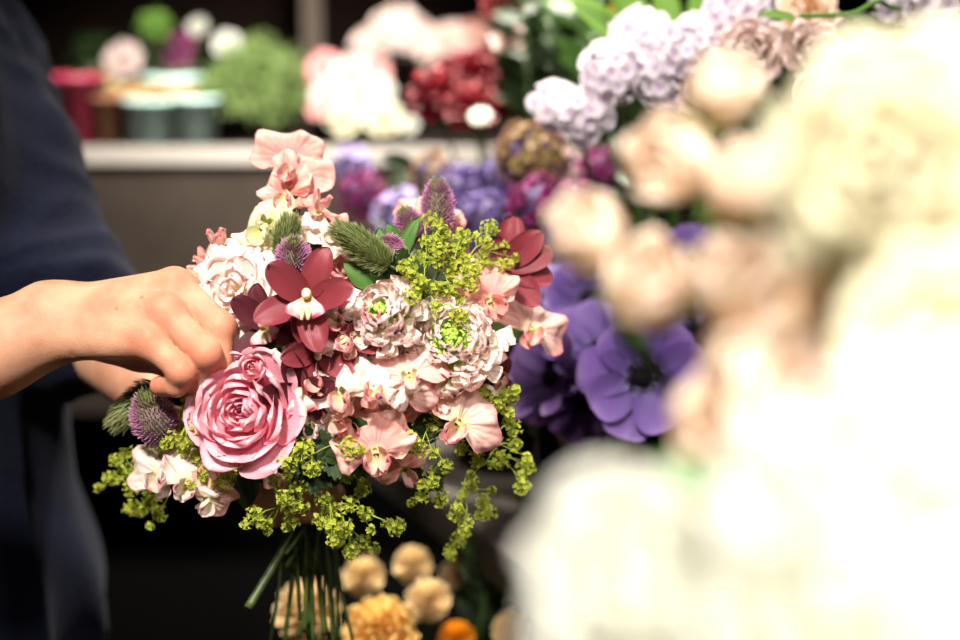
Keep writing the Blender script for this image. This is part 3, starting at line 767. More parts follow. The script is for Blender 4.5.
f = sm(f, H2.cap(Wl, thL[0][0], .017, .015), .012)
ff = H2.chain(*thL, .004)
for pts, rs in fl: ff = sm(ff, H2.chain(pts, rs, .003), .0015)
f = sm(f, ff, .006)
f = sm(f, H2.chain([palm, Wl, Wl + (elbL - Wl) * .25, elbL], [.017, .0205, .025, .04], .02), .014)
V2, Q2 = H2.mesh(f); V2 = laplace(V2, Q2, 2, .5)

# --- the rest of the body, coarser (under the sweater)
shR = P(-150, 60, 1.02); shL = P(-48, 52, 1.29); neck = (shR + shL) / 2 + Vector((-.01, 0, .04)); 
chest = (shR + shL) / 2 + Vector((-.02, 0, -.12)); belly = chest + Vector((.005, 0, -.22)); hip = belly + Vector((.01, 0, -.17))
yv = (shL - shR); yv.z = 0; yv = yv.normalized(); xv = Vector((yv.y, -yv.x, 0)); zv = Vector((0, 0, 1))
headc = neck + Vector((.02, 0, .17))
footz = .045
lo, hi = bounds([shR, shL, elbow, elbL, headc + Vector((0, 0, .13)), Vector((hip.x, hip.y, 0)), hip + yv * .2, hip - yv * .2], .13)
lo[2] = -.02
H3 = Field(lo, hi, .010)
f = H3.ell(chest, (xv, yv, zv), (.095, .15, .17))
f = sm(f, H3.ell(belly, (xv, yv, zv), (.085, .13, .16)), .06)
f = sm(f, H3.ell(hip, (xv, yv, zv), (.095, .155, .12)), .06)
f = sm(f, H3.chain([chest + Vector((0, 0, .08)), neck, headc + Vector((0, 0, -.05))], [.07, .054, .05], .03), .04)
for sh, el in ((shR, elbow), (shL, elbL)):
    f = sm(f, H3.chain([chest + (sh - chest) * .6 + Vector((0, 0, .05)), sh, el], [.05, .046, .037], .03), .04)
f = sm(f, H3.chain([elbow, elbow + (Wr - elbow) * .45], [.037, .030], .02), .02)
f = sm(f, H3.chain([elbL, elbL + (Wl - elbL) * .30], [.036, .027], .02), .02)
for sg in (-1, 1):
    hp = hip + yv * sg * .085 + Vector((0, 0, -.04)); kn = Vector((hp.x + .015, hp.y, hp.z * .52)); an = Vector((hp.x - .02, hp.y, .09))
    f = sm(f, H3.chain([hp, kn, an], [.078, .052, .038], .03), .04)
    f = sm(f, H3.cap(an + Vector((-.01, 0, -.045)), an + Vector((.15, 0, -.055)), .038, .032), .03)
f = sm(f, H3.ell(headc, (xv, yv, zv), (.092, .075, .115)), .02)
f = sm(f, H3.ell(headc + xv * .035 - zv * .05, (xv, yv, zv), (.058, .055, .068)), .03)
f = sm(f, H3.cap(headc + xv * .092 + zv * .01, headc + xv * .112 - zv * .02, .008, .012), .012)
for sg in (-1, 1):
    f = sm(f, H3.ell(headc + yv * sg * .078 - zv * .01, (xv, yv, zv), (.018, .012, .03)), .01)
V3, Q3 = H3.mesh(f); V3 = laplace(V3, Q3, 1, .5)
Vb = np.concatenate([V1, V2, V3]); Qb = np.concatenate([Q1, Q2 + len(V1), Q3 + len(V1) + len(V2)])
pr = froot('person', T(hip.x, hip.y, 0), 'person in a navy sweater arranging the bouquet with both hands', 'person'); piv = np.array([hip.x, hip.y, 0])
me = mk('body', [], [], M['skin']); me = bpy.data.meshes.new('body')
me.from_pydata((Vb - piv).tolist(), [], Qb.tolist()); me.polygons.foreach_set('use_smooth', [True] * len(me.polygons)); me.materials.append(M['skin'])
at = me.attributes.new('flush', 'FLOAT', 'POINT'); fl_ = np.zeros(len(Vb))
for k_ in fing:
    for j, amt in ((0, .35), (1, .45), (2, .3), (3, .55)):
        dd = np.linalg.norm(Vb - np.array(fing[k_][0][j]), axis=1); fl_ = np.maximum(fl_, amt * np.exp(-((dd - .008) / .009) ** 2))
fl_ += .12 * np.exp(-(np.linalg.norm(Vb - np.array(P(142, 300, .905)), axis=1) / .003) ** 2)
for q_ in (P(117, 309, .9), P(142, 297, .9)):      # two small freckles on the back of the hand
    r3 = np.linalg.norm(np.cross(Vb - np.array(CAM), np.array((q_ - CAM).normalized())), axis=1); fl_ = np.where((r3 < .0012) & (np.linalg.norm(Vb - np.array(q_), axis=1) < .03), .9, fl_)
at.data.foreach_set('value', fl_.astype(np.float32)); me.update()
link('body', me, pr)
# sweater
lo, hi = bounds([shR, shL, elbow, elbL, hip + yv * .2, hip - yv * .2], .12)
G = Field(lo, hi, .006)
f = G.ell(chest, (xv, yv, zv), (.118, .172, .19))
f = sm(f, G.ell(belly, (xv, yv, zv), (.125, .165, .19)), .06)
f = sm(f, G.ell(hip, (xv, yv, zv), (.135, .180, .14)), .06)
f = sm(f, G.chain([chest + Vector((0, 0, .09)), neck + Vector((0, 0, -.01))], [.085, .066], .03), .05)
cuffL = elbL + (Wl - elbL) * .02
f = sm(f, G.chain([chest + (shL - chest) * .6 + Vector((0, 0, .04)), shL, shL * .5 + elbL * .5, elbL, cuffL], [.065, .066, .060, .055, .050], .03), .05)
cuffR = elbow + (Wr - elbow) * .06
f = sm(f, G.chain([chest + (shR - chest) * .6 + Vector((0, 0, .04)), shR, shR * .5 + elbow * .5, elbow, cuffR], [.062, .063, .058, .054, .052], .03), .05)
f = np.maximum(f, -(G.X[..., 2] - (hip.z - .10)))     # hem
f = np.maximum(f, (G.X[..., 2] - (neck.z + .025)))
V4, Q4 = G.mesh(f); V4 = laplace(V4, Q4, 3, .5)
me = bpy.data.meshes.new('sweater'); me.from_pydata(V4.tolist(), [], Q4.tolist()); me.update()
N4 = np.empty(len(V4) * 3); me.vertices.foreach_get('normal', N4); N4 = N4.reshape(-1, 3)
disp = np.empty(len(V4)); aL = (shL - elbL).normalized()
for i, v in enumerate(V4):
    p = Vector(v); s_ = p.dot(yv) ; q = Vector((p.x * 9, p.y * 9, p.z * 2.2))
    d1 = noise.noise(q) * .018 + (1 - abs(noise.noise(Vector((p.x * 14 + 3, p.y * 14, p.z * 3.5 + p.x * 4))))) ** 3 * .013
    tl = (p - elbL).dot(aL) ; near = math.exp(-((p - (elbL + aL * max(0, min(.28, tl)))).length / .085) ** 2)
    rings_ = (1 - abs(noise.noise(Vector((p.x * 6 + tl * 16, p.y * 5, tl * 20)))) * 1.6) * .020 * near
    disp[i] = d1 * (1 - near * .4) + rings_ - .004
V4 = V4 + N4 * disp[:, None]; V4 = laplace(V4, Q4, 1, .4)
bpy.data.meshes.remove(me)
me = bpy.data.meshes.new('sweater'); me.from_pydata((V4 - piv).tolist(), [], Q4.tolist()); me.polygons.foreach_set('use_smooth', [True] * len(me.polygons)); me.materials.append(M['wool'])
link('sweater', me, pr)
# trousers, shoes and hair
f = H3.ell(hip + Vector((0, 0, -.03)), (xv, yv, zv), (.105, .168, .10))
for sg in (-1, 1):
    hp = hip + yv * sg * .085 + Vector((0, 0, -.04)); kn = Vector((hp.x + .015, hp.y, hp.z * .52)); an = Vector((hp.x - .02, hp.y, .10))
    f = sm(f, H3.chain([hp, kn, an], [.092, .070, .062], .03), .04)
V5, Q5 = H3.mesh(f); V5 = laplace(V5, Q5, 2, .5)
link('trousers', mk('trousers', (V5 - piv).tolist(), Q5.tolist(), M['trouser']), pr)
f = H3.ell(headc + zv * .02 - xv * .02, (xv, yv, zv), (.100, .088, .118)); f = sm(f, H3.ell(headc - xv * .06 - zv * .10, (xv, yv, zv), (.05, .07, .11)), .03)
f = -sm(-f, H3.ell(headc + xv * .10 - zv * .03, (xv, yv, zv), (.065, .10, .085)), .01)
V6, Q6 = H3.mesh(f); link('hair', mk('hair', (V6 - piv).tolist(), Q6.tolist(), M['hair']), pr)

# ================================================================== THE BOUQUET
def rose(kind, label, px, py, fc, sc=1.0, dz=0, roll=0, nm='garden_rose', cat='flower', group=None, seed=1, stem=True, d=None, end=None, M0=None):
    loc = P(px, py, d if d else bq_d(px, py) + dz); z = D(*fc)
    rt = froot(nm, basis(loc - z * .012 * sc, z, UP, 1, roll), label, cat, group)
    bloom(rt, kind, sc, seed, M0=M0)
    if stem: stem_to(rt, bouquet_path(loc - z * .016, z, .03, end), .0022, r1=.0034 if end else None)
    return rt
r_ = rose('ranunculus', 'large open pink ranunculus with many layered petals beside the fingers', 243, 412, (-.25, .08, .95), 1.17, -.022, nm='ranunculus', seed=3, end=P(248, 608, .96))
inv = MW[r_.name].inverted()
for i, (px, py, a, s_) in enumerate([(278, 408, -.4, 1.5), (272, 432, -1.0, 1.35), (262, 388, .3, 1.1), (235, 450, -2.6, 1.2), (210, 430, 2.5, 1.05)]):   # loose outer petals
    g = petal(.030, .038, .45, .3, .25, .5, .003, 2, -.3, i, 12, 12)
    c0 = P(px, py, .925) ; Mw = basis(c0, D(math.sin(-a) * .25, .1, .9), UP, s_ * .66, a)
    link('petal', mk('petal', g[0], g[1], M['ran'], g[2]), r_, inv @ Mw @ T(0, -.014, 0))
rose('bud', 'small round pink ranunculus bud above the open pink one', 254, 369, (-.05, .25, .9), .52, -.018, nm='ranunculus_bud', seed=5)
for o in list(scene.objects):
    if o.parent and o.parent.name.startswith('ranunculus_bud') and o.name.startswith('petal'):
        o.data = o.data.copy(); o.data.materials[0] = M['ran']
rose('garden', 'ruffled blush white garden rose right of the knuckles', 233, 290, (-.15, .2, .95), 1.12, -.008, nm='garden_rose', seed=8)
rose('bud', 'tiny round salmon bud above the ruffled white rose', 252, 254, (-.1, .5, .8), .30, 0, nm='flower_bud', seed=9)
rose('pinkrose', 'pale pink ruffled rose behind the orchid and clover', 345, 268, (.0, .55, .8), .82, .02, nm='garden_rose', seed=12)
rose('pinkrose', 'pale pink rose half hidden under the white ruffled rose', 205, 320, (-.5, -.1, .8), .6, .04, nm='garden_rose', seed=13)

# scabious: pale ruffled petals round a green heart
def scabious(label, px, py, fc, R, n, nh, seed, ch=1.0):
    loc = P(px, py, bq_d(px, py) - .002); z = D(*fc); rt = froot('scabious', basis(loc, z, UP), label, 'flower', 'pincushion flowers in the bouquet')
    rr = random.Random(seed)
    def pm(k):
        g = petal(.015, .0135, .5, .10, .25, .25, .0024, 5, .5, k + 1, 16, 10); return mk('petal', g[0], g[1], M['scab'], g[2])
    def hm(k):
        g = petal(.009, .005, .5, .3, .5, .8, .0012, 3, .8, k, 6, 6); return mk('heart_petal', g[0], g[1], M['scabg'], g[2])
    for i in range(n):
        t = (i + .5) / n; r = R * (.28 + .72 * t) * rr.uniform(.9, 1.1); zz = .019 * (1 - (r / R) ** 2.2) ; a = i * 2.39996 + rr.uniform(-.25, .25)
        tilt = .95 - .85 * t + rr.uniform(-.3, .3)
        link('petal', cached(('scp', i % 4), lambda: pm(i % 4)), rt, RZ(a) @ T(0, r * .62, zz) @ RX(tilt) @ RY(rr.uniform(-.35, .35)) @ SC(rr.uniform(.75, 1.1) * (.85 + .25 * t)))
    for i in range(nh):
        t = (i + .5) / nh; r = R * .37 * t ** .6 * ch; a = i * 2.39996
        link('heart_petal', cached(('sch', i % 3), lambda: hm(i % 3)), rt, RZ(a) @ T(0, r, .020 - .004 * t) @ RX(1.5 - .6 * t) @ RY(rr.uniform(-.5, .5)) @ SC(rr.uniform(.8, 1.15)))
    V, F = ball(R * .6, 10, 16, .42); link('receptacle', mk('receptacle', V, F, M['scabg'], [(.5, .3)] * len(V)), rt, T(0, 0, -.0))
    stem_to(rt, bouquet_path(loc, z, .03), .0018)
scabious('large pale pink pincushion flower with a frilly lime heart', 450, 350, (.10, .40, .9), .043, 100, 60, 4)
scabious('smaller creamy pincushion flower left of the lime hearted one', 392, 322, (-.25, .35, .9), .024, 60, 18, 5)

# orchids
orchid('dusky red orchid facing the camera beside the white rose', 308, 300, (.0, .1, 1), 0, 1.12, dz=-.022, angs=(.35, 1.4, -.85, 2.9, -1.95))
orchid('orchid with a cream lip tucked low between the fingers and the pink bud', 268, 328, (-.25, .1, .95), .5, .95, dark=True, dz=-.002, angs=(.2, 1.4, -.3, 2.3, -1.9))
orchid('dark red orchid under the front orchid showing broad drooping tepals', 318, 352, (.2, .0, .95), 2.9, .9, dz=.0, angs=(0, 1.2, -1.2, 2.3, -2.4))
orchid('shadowed maroon orchid right of the pink ranunculus', 300, 392, (.1, -.35, .9), .2, .95, dark=True, dz=.0)
orchid('deep red orchid in profile at the top right of the bouquet', 503, 266, (.35, .15, .9), .0, 1.15, dark=False, dz=-.005, angs=(.25, .85, 1.35, 1.9, 2.5), tilt=.35)
for o in list(scene.objects):
    if o.parent == bpy.data.objects['cymbidium_orchid.004'] and o.name.split('.')[0] in ('lip', 'column', 'callus'): bpy.data.objects.remove(o)
orchid('maroon orchid hidden behind the lime sprays at the top', 468, 272, (.3, .6, .6), .2, 1.0, dark=True, dz=.035)
orchid('maroon orchid peeking out right under the coral sweet pea', 482, 388, (.7, -.2, .5), .9, .9, dark=True, dz=.012)
orchid('maroon orchid behind the white sweet peas at the centre', 352, 338, (.1, .3, .9), -1.0, .8, dark=False, dz=.006, angs=(0, 1.2, -1.2, 2.4, -2.4))

# clovers and hare's-tail heads
clover('purple clover head between the white rose and the orchid', 293, 272, (.1, .8, .5), .022, .0115, dz=-.01)
clover('green tipped clover head behind the purple one', 284, 258, (.18, .95, .2), .026, .009, green=True, dz=.0)
clover('tall pinkish clover head standing at the top of the bouquet', 438, 232, (.0, .95, .25), .034, .012, dz=.012)
clover('pink clover half hidden under the tall one', 418, 240, (-.4, .8, .35), .022, .010, dz=.015)
clover('green furry clover head leaning left over the pale pink rose', 390, 266, (-.85, .62, .3), .044, .0098, green=True, dz=-.01)
clover('mauve clover base at the right of the green furry head', 378, 246, (.9, -.4, .4), .016, .0105, dz=.0)
clover('large purple clover head under the fingertips', 160, 440, (-.15, 1, .55), .036, .0165, dz=-.03)
clover('dark green furry clover head left under the hand', 158, 385, (-.72, -.68, .2), .040, .0115, green=True, dz=.0)

# sweet peas
U_ = (0, .1, 1)
sweet_pea('salmon pink sweet pea rising highest over the bouquet', [(290, 160, 1.0, (.15, .1, .95), .25, 3), (294, 176, .9, (-.2, .3, .9), -.3, 1, -.01), (288, 196, .85, (-.25, -.1, .9), .3, 2), (318, 213, 1.0, (.35, .7, .5), -.9, 3)], 'sp_coral', mat2='sp_blush')
sweet_pea('cream sweet pea with a yellow green heart under the top pink ones', [(268, 232, 1.05, (-.4, .1, .8), .5, 2), (282, 222, .8, (.4, .5, .7), -.4, 0)], 'sp_cream')
sweet_pea('pink sweet pea forked behind the white rose', [(222, 252, 1.0, (-.1, .85, .4), .0, 3), (207, 268, .8, (-.6, .3, .6), 1.0, 1)], 'sp_coral', mat2='sp_blush')
sweet_pea('blush sweet pea between the cream one and the orchid', [(330, 236, .85, (.5, .5, .6), -.8, 1), (300, 244, .8, (-.1, .4, .8), .4, 0), (352, 252, .9, (.1, .6, .8), .0, 2)], 'sp_white')
sweet_pea('pale pink sweet pea beside the tall clover', [(414, 216, .8, (-.5, .2, .8), .2, 1, .015), (447, 222, .7, (.6, .2, .8), -.2, 0, .02)], 'sp_blush')
sweet_pea('coral pink sweet pea at the upper right edge', [(490, 304, 1.1, (.1, .1, .98), .5, 2, -.012)], 'sp_coral')
sweet_pea('pale sweet pea with a red throat at the far right edge', [(530, 332, 1.1, (.25, .15, .95), -.5, 1, .0, 'sp_blush')], 'sp_coral', mat2='sp_coral')
sweet_pea('white sweet peas with pink rims at the centre left', [(350, 345, .95, (-.2, .3, .9), .3, 0), (372, 318, 1.0, (.1, .4, .9), -.2, 1, -.006), (340, 322, .8, (-.3, .2, .9), .8, 2)], 'sp_white', mat2='sp_blush')
sweet_pea('white sweet peas in front under the orchid', [(345, 398, 1.1, (-.2, .2, 1), .3, 3, -.012), (372, 392, 1.05, (.15, .3, .9), -.3, 0, -.016), (340, 418, .85, (-.3, -.2, .9), 1.2, 1, -.008), (322, 384, .8, (-.4, .3, .8), .6, 2, .0)], 'sp_white', mat2='sp_blush')
sweet_pea('blush sweet peas on the lower edge of the pincushion flower', [(410, 378, .95, (.0, .25, .95), .2, 1, -.02), (402, 395, .8, (-.1, 0, 1), -.5, 3, -.012), (440, 402, .7, (.2, -.1, .9), .3, 0, -.008)], 'sp_blush', mat2='sp_white')
sweet_pea('pink centred sweet pea hanging at the bottom middle', [(376, 455, 1.15, (.05, .15, 1), .2, 2, -.03, 'sp_coral')], 'sp_blush', mat2='sp_blush')
sweet_pea('large blush sweet pea at the lower right facing out', [(456, 425, 1.15, (.1, .0, 1), -.7, 3, -.03, 'sp_blush')], 'sp_coral', mat2='sp_blush')
sweet_pea('broad creamy white sweet pea at the lower left edge', [(165, 480, 1.15, (-.2, .3, .9), .3, 3, -.05), (186, 486, .95, (.25, .2, .9), -.5, 2, -.052), (207, 500, .75, (.3, -.3, .8), -.9, 1, -.045, 'sp_blush')], 'sp_white', mat2='sp_white')
sweet_pea('salmon sweet peas in the shade under the white ones', [(352, 425, .8, (.0, -.1, 1), 0, 2, .0), (395, 425, .8, (.2, -.1, 1), .6, 1, .005), (325, 362, .8, (.0, -.1, 1), 0, 3, .01), (405, 470, .8, (.3, -.3, 1), .6, 1, .005)], 'sp_coral', mat2='sp_blush')
sweet_pea('pale pink sweet pea under the right side of the pincushion flower', [(480, 352, .85, (.7, .1, .6), -.4, 1, .01), (488, 372, .8, (.7, -.2, .6), .4, 2, .012)], 'sp_blush')
sweet_pea('single blush sweet pea lip right of the pink ranunculus', [(310, 425, .75, (.1, -.1, 1), .3, 1, .0, 'sp_white')], 'sp_blush')
sweet_pea('dusty pink sweet pea between purple clover and pink ranunculus', [(188, 432, .8, (-.3, .2, .9), .2, 2, .0), (290, 476, .8, (0, -.5, .8), 3.0, 1, -.0)], 'sp_blush')

# lady's mantle
mantle('lime green spray of tiny flowers at the top right of the bouquet', (420, 305), [(430, 220), (442, 233), (427, 242), (452, 246), (462, 238), (486, 243), (490, 228), (502, 248), (482, 262), (466, 262), (450, 272), (438, 262), (420, 262), (417, 282), (432, 288), (446, 292), (457, 300), (470, 285), (474, 272), (405, 266), (410, 298), (436, 308), (460, 318), (404, 312), (498, 266), (412, 275), (440, 250)], 1.0, leaves=[(398, 280, .018, -.6, .8)], dz=-.022)
mantle('lime green spray on the far left around the white sweet pea', (218, 468), [(110, 478), (116, 460), (130, 490), (138, 455), (126, 470), (145, 508), (152, 498), (132, 508), (160, 514), (158, 446), (186, 448), (200, 456), (204, 472), (188, 438), (172, 440), (226, 478), (236, 465), (215, 484), (160, 432), (196, 428), (192, 470), (224, 456)], .95, dz=-.03)
mantle('lime green spray hanging at the bottom middle above the stems', (320, 448), [(256, 516), (265, 522), (292, 521), (302, 505), (285, 497), (298, 486), (322, 520), (332, 508), (348, 504), (345, 528), (338, 540), (352, 550), (362, 543), (396, 526), (362, 490), (346, 472), (350, 448), (288, 462), (270, 468), (366, 514), (290, 506), (322, 498), (334, 525), (312, 468), (302, 450)], 1.05, leaves=[(330, 436, .024, .2, -1), (352, 444, .020, .7, -.7), (302, 440, .020, -.1, -.8), (318, 462, .018, -.1, -1)], dz=-.025)
mantle('lime green spray trailing to the lower right', (435, 440), [(450, 551), (458, 540), (466, 522), (455, 515), (430, 480), (422, 496), (482, 500), (486, 512), (500, 460), (526, 468), (512, 428), (506, 412), (492, 440), (476, 460), (460, 448), (482, 395), (497, 402), (520, 486), (446, 466), (420, 450), (470, 484), (508, 395), (432, 425), (480, 420), (515, 445), (440, 500), (462, 495), (412, 440)], .95, leaves=[(425, 470, .016, -.1, -1), (412, 424, .014, .2, -.9), (455, 405, .022, .8, -.5)], dz=-.015)
mantle('small lime spray tucked by the fingertips and the purple clover', (205, 425), [(192, 400), (186, 412), (176, 428), (200, 440), (214, 446)], .9, dz=-.015)

# broad leaves and filler stems
def sprig(label, px, py, lv, dz=.02, mat='leaf', nm='leaf_sprig'):
    hub = P(px, py, bq_d(px, py) + dz); rt = froot(nm, T(*hub), label, 'leaf', 'leafy sprigs in the bouquet')
    for (x, y, dx, dy, L_, W_) in lv:
        leaf_part(rt, P(x, y, bq_d(x, y) + dz), D(dx, dy, .2), L_, W_, mat)
        V, F, U = tube([Vector((0, 0, 0)), MW[rt.name].inverted() @ P(x, y, bq_d(x, y) + dz)], .0007, 6); link('leaf_stalk', mk('leaf_stalk', V, F, M['stem'], U), rt)
    stem_to(rt, bouquet_path(hub, (hub - BIND).normalized(), .01), .0015)
sprig('fresh green curled leaves at the top between the clovers', 388, 290, [(384, 272, -.1, 1, .032, .013), (398, 262, .4, 1, .036, .012), (376, 290, -.6, .6, .030, .018), (396, 240, -.5, .9, .014, .010), (405, 275, .7, .7, .03, .012)], .005, 'leaf')
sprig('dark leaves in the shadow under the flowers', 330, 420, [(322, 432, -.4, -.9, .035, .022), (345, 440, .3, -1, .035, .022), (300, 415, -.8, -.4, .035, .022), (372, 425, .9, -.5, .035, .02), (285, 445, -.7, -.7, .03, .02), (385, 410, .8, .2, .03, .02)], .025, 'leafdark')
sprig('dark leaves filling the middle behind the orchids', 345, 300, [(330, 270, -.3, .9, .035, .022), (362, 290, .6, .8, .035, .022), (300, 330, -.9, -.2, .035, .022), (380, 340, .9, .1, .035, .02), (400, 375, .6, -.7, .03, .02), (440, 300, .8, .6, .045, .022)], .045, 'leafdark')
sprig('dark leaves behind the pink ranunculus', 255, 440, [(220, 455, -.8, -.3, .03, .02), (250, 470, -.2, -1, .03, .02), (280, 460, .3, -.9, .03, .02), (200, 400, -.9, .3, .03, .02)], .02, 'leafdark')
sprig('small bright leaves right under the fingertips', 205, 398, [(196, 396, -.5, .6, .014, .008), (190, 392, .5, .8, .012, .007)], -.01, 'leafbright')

# ================================================================== FLOWERS OF THE SHOP
def jar(label, loc, r, h):
    t = root('glass_vase', T(*loc), label, 'vase', 'glass vases on the display table')
    prof = [(0, .0005), (r * .92, .0005), (r, .006), (r, h), (r - .003, h), (r - .003, .010), (0, .008)]
    link('vase_wall', mk('vase_wall', *lathe(prof, 40), M['glass']), t)
    return Vector(loc), h
def drum(label, loc, r, h, mat='darkpot', group='flower buckets', nm='flower_bucket'):
    pot(nm, loc, r * .82, r, h, M[mat], label, 'bucket', group, soil=False); return Vector(loc), h
slot = {}
def down_stem(rt, head, z, cont, r=.002, mat='stemdark', back=.05):
    c, h = cont; k = (round(c.x, 3), round(c.y, 3)); i = slot[k] = slot.get(k, 0) + 1
    a = i * 2.4; q = .008 * math.sqrt(i); off = Vector((math.cos(a) * q, math.sin(a) * q, 0))
    mouth = c + off * .9 + Vector((0, 0, h * .97)); foot = c - off * .6 + Vector((0, 0, .014))
    mid = (head - z * back) * .5 + mouth * .5 + (Vector((head.x, head.y, 0)) - Vector((mouth.x, mouth.y, 0))) * .12
    if c.y < .7:   # near flowers lean well out over the rim of their bucket
        back = .02; mid = Vector((head.x * .25 + mouth.x * .75, head.y * .35 + mouth.y * .65, min(head.z - .05, mouth.z * .5 + head.z * .5)))
    stem_to(rt, [head - z * .004, head - z * back, mid, mouth, foot], r, mat)
def put(kind, nm, label, px, py, d, fc, cont, sc=1.0, seed=1, roll=0, group=None, cat='flower', r=.0022, back=.05):
    loc = P(px, py, d); z = D(*fc); rt = froot(nm, basis(loc - z * .012 * sc, z, UP, 1, roll), label, cat, group)
    bloom(rt, kind, sc, seed); down_stem(rt, loc - z * .016 * sc, z, cont, r, back=back); return rt
def cluster(nm, label, px, py, d, fc, R, n, mat, cont, fs=.010, oval=1.0, group=None, np_=5, seed=1, cat='flower', heart=None):
    loc = P(px, py, d); z = D(*fc); rt = froot(nm, basis(loc, z, UP), label, cat, group); rr = random.Random(seed)
    def fm(k):
        b_ = Buf()
        for j in range(np_):
            g = petal(fs, fs * 1.05, .5, .3, .2, -.2, fs * .12, 3, 0, k + j, 6, 6); b_.add(*g, M=RZ(j * 2 * PI / np_) @ RX(.35))
        return b_.mesh('floret', M[mat])
    for i in range(n):
        t = (i + .5) / n; cz = 1 - 1.65 * t; s_ = math.sqrt(max(0, 1 - cz * cz)); a = i * 2.39996 + rr.uniform(-.2, .2)
        d_ = Vector((s_ * math.cos(a), s_ * math.sin(a), cz)); p = Vector((d_.x * R, d_.y * R, d_.z * R * oval)) * rr.uniform(.85, 1.08)
        link('floret', cached(('fl', mat, fs, np_, i % 3), lambda: fm(i % 3)), rt, basis(p, d_ + Vector((rr.uniform(-.3, .3), rr.uniform(-.3, .3), rr.uniform(-.3, .3))), roll=rr.uniform(0, 6), scale=rr.uniform(.85, 1.15)))
    V, F = ball(R * .80, 8, 12, oval); link('flower_core', mk('flower_core', V, F, M[heart] if heart else M['lilac'] if mat == 'lilac' else M['violetcore'], [(.5, .5)] * len(V)), rt)
    if cont: down_stem(rt, loc - z * R * .6, z, cont, .0025)
    return rt
def anemone(label, px, py, d, fc, R, mat, cont, n=9, seed=1):
    loc = P(px, py, d); z = D(*fc); rt = froot('anemone', basis(loc, z, UP), label, 'flower', 'anemones in the glass vases'); rr = random.Random(seed)
    for k in range(n):
        g = cached(('an', mat, k % 3), lambda: (lambda q: mk('petal', q[0], q[1], M[mat], q[2]))(petal(1, .80, .5, .25, .16, .35, .02, 2, -.25, k % 3 + 1, 12, 14)))
        link('petal', g, rt, RZ(k * 2 * PI / n * 1.0 + rr.uniform(-.08, .08)) @ T(0, R * .08, .0012 * (k % 3)) @ RX(.12 + .16 * (k % 2)) @ SC(R * rr.uniform(.9, 1.03)))
    V, F = ball(R * .17, 8, 16, .7); link('flower_heart', mk('flower_heart', V, F, M['black']), rt, T(0, 0, R * .10))
    b_ = Buf()
    for i in range(70):
        a = i * 2.4; rad = R * (.19 + .09 * rr.random()); p = Vector((math.cos(a) * rad, math.sin(a) * rad, R * .13))
        b_.add(*tube([p * .5, p], R * .006, 4)); b_.add(*ball(R * .017, 4, 6), M=Matrix.Translation(p))
    link('stamens', b_.mesh('stamens', M['black']), rt)
    down_stem(rt, loc - z * .003, z, cont, .0026, 'stem'); return rt
def bush(nm, label, loc, R, n, L_, W_, mat, seed=1, group=None, oval=1.0, cat='plant', rt=None, base=None):
    rr = random.Random(seed); b_ = Buf()
    g = petal(L_, W_, .7, .8, .15, -.5, 0, 2, 0, 1, 4, 5, point=1)
    for i in range(n):
        d_ = Vector((rr.gauss(0, 1), rr.gauss(0, 1), rr.gauss(0, 1))).normalized(); q = R * rr.uniform(.5, 1) * (.82 + .25 * noise.noise(d_ * 2.5 + Vector((seed, 0, 0))) * .8) ; p = Vector((d_.x * q, d_.y * q, d_.z * q * oval))
        b_.add(*g, M=basis(p, d_.cross(Vector((rr.gauss(0, 1), rr.gauss(0, 1), rr.gauss(0, 1)))).normalized() + d_ * .6, d_, rr.uniform(.7, 1.2)))
    return b_.mesh('foliage', M[mat])
def potplant(label, px, py, d, R, n, L_, W_, mat, potr, poth, potmat, seed=1, nm='potted_plant', group=None, zbase=None, leafup=0, oval=1.0):
    z0 = zbase if zbase is not None else SHZ
    c = P(px, py, d); c.z = z0 + .001; rt = pot(nm, c, potr * .78, potr, poth, M[potmat], label, 'plant', group)
    o = link('foliage', bush('f', '', None, R, n, L_, W_, mat, seed, oval=oval), rt, T(0, 0, poth + R * oval * .75 + leafup)); return rt, c
def branch(label, px, py, d, axis, L_, nl, ll, lw, mat, cont, seed=1, group='leafy branches on the display table', nm='leafy_branch'):
    loc = P(px, py, d); ax = D(*axis); rt = froot(nm, T(*loc), label, 'foliage', group); rr = random.Random(seed)
    tip = loc + ax * L_; base = loc
    for i in range(nl):
        t = (i + .5) / nl; p = base + (tip - base) * t; s_ = ax.cross(FW).normalized() * (1 if i % 2 else -1)
        dr_ = (ax * .7 + s_ * rr.uniform(.5, 1) + FW * rr.uniform(-.6, .6)).normalized()
        leaf_part(rt, p, dr_, ll, lw, mat, face=(-FW + UP * rr.uniform(0, 1.4) + RT * rr.uniform(-.6, .6)), bend=-.5)
    c, h = cont
    stem_to(rt, [tip, (tip + base) / 2, base, base * .5 + (c + Vector((0, 0, h))) * .5 + ax * .01, c + Vector((0, 0, h * .97)), c + Vector((0, 0, .015))], .0018, 'stemdark')
    return rt

# --- purple anemones in glass vases at the table's edge
TZ = TOPZ + .001
def onT(px, py): p = flat_at(px, py, TOPZ); p.z = TZ; return p
J1 = jar('clear glass vase of anemones at the corner of the display table', onT(580, 520), .046, .17)
J2 = jar('clear glass vase behind the pale foreground flowers, right of the other one', onT(690, 515), .046, .17)
anemone('violet anemone with a black heart facing the camera', 642, 377, 1.10, (-.08, .05, 1), .052, 'anem', J1, 9, 2)
anemone('violet anemone turned up behind the facing one', 604, 352, 1.16, (-.3, .75, .6), .050, 'anem', J1, 9, 3)
anemone('darker purple anemone at the left of the glass vase', 556, 376, 1.15, (-.75, .2, .6), .046, 'anemp', J1, 8, 4)
anemone('purple anemone in the shade right of the facing anemone', 715, 405, 1.16, (.3, .1, .9), .048, 'anemp', J2, 8, 5)
anemone('lilac anemone peeping between two peach roses', 694, 262, 1.2, (-.1, .5, .8), .034, 'anem', J2, 8, 6)
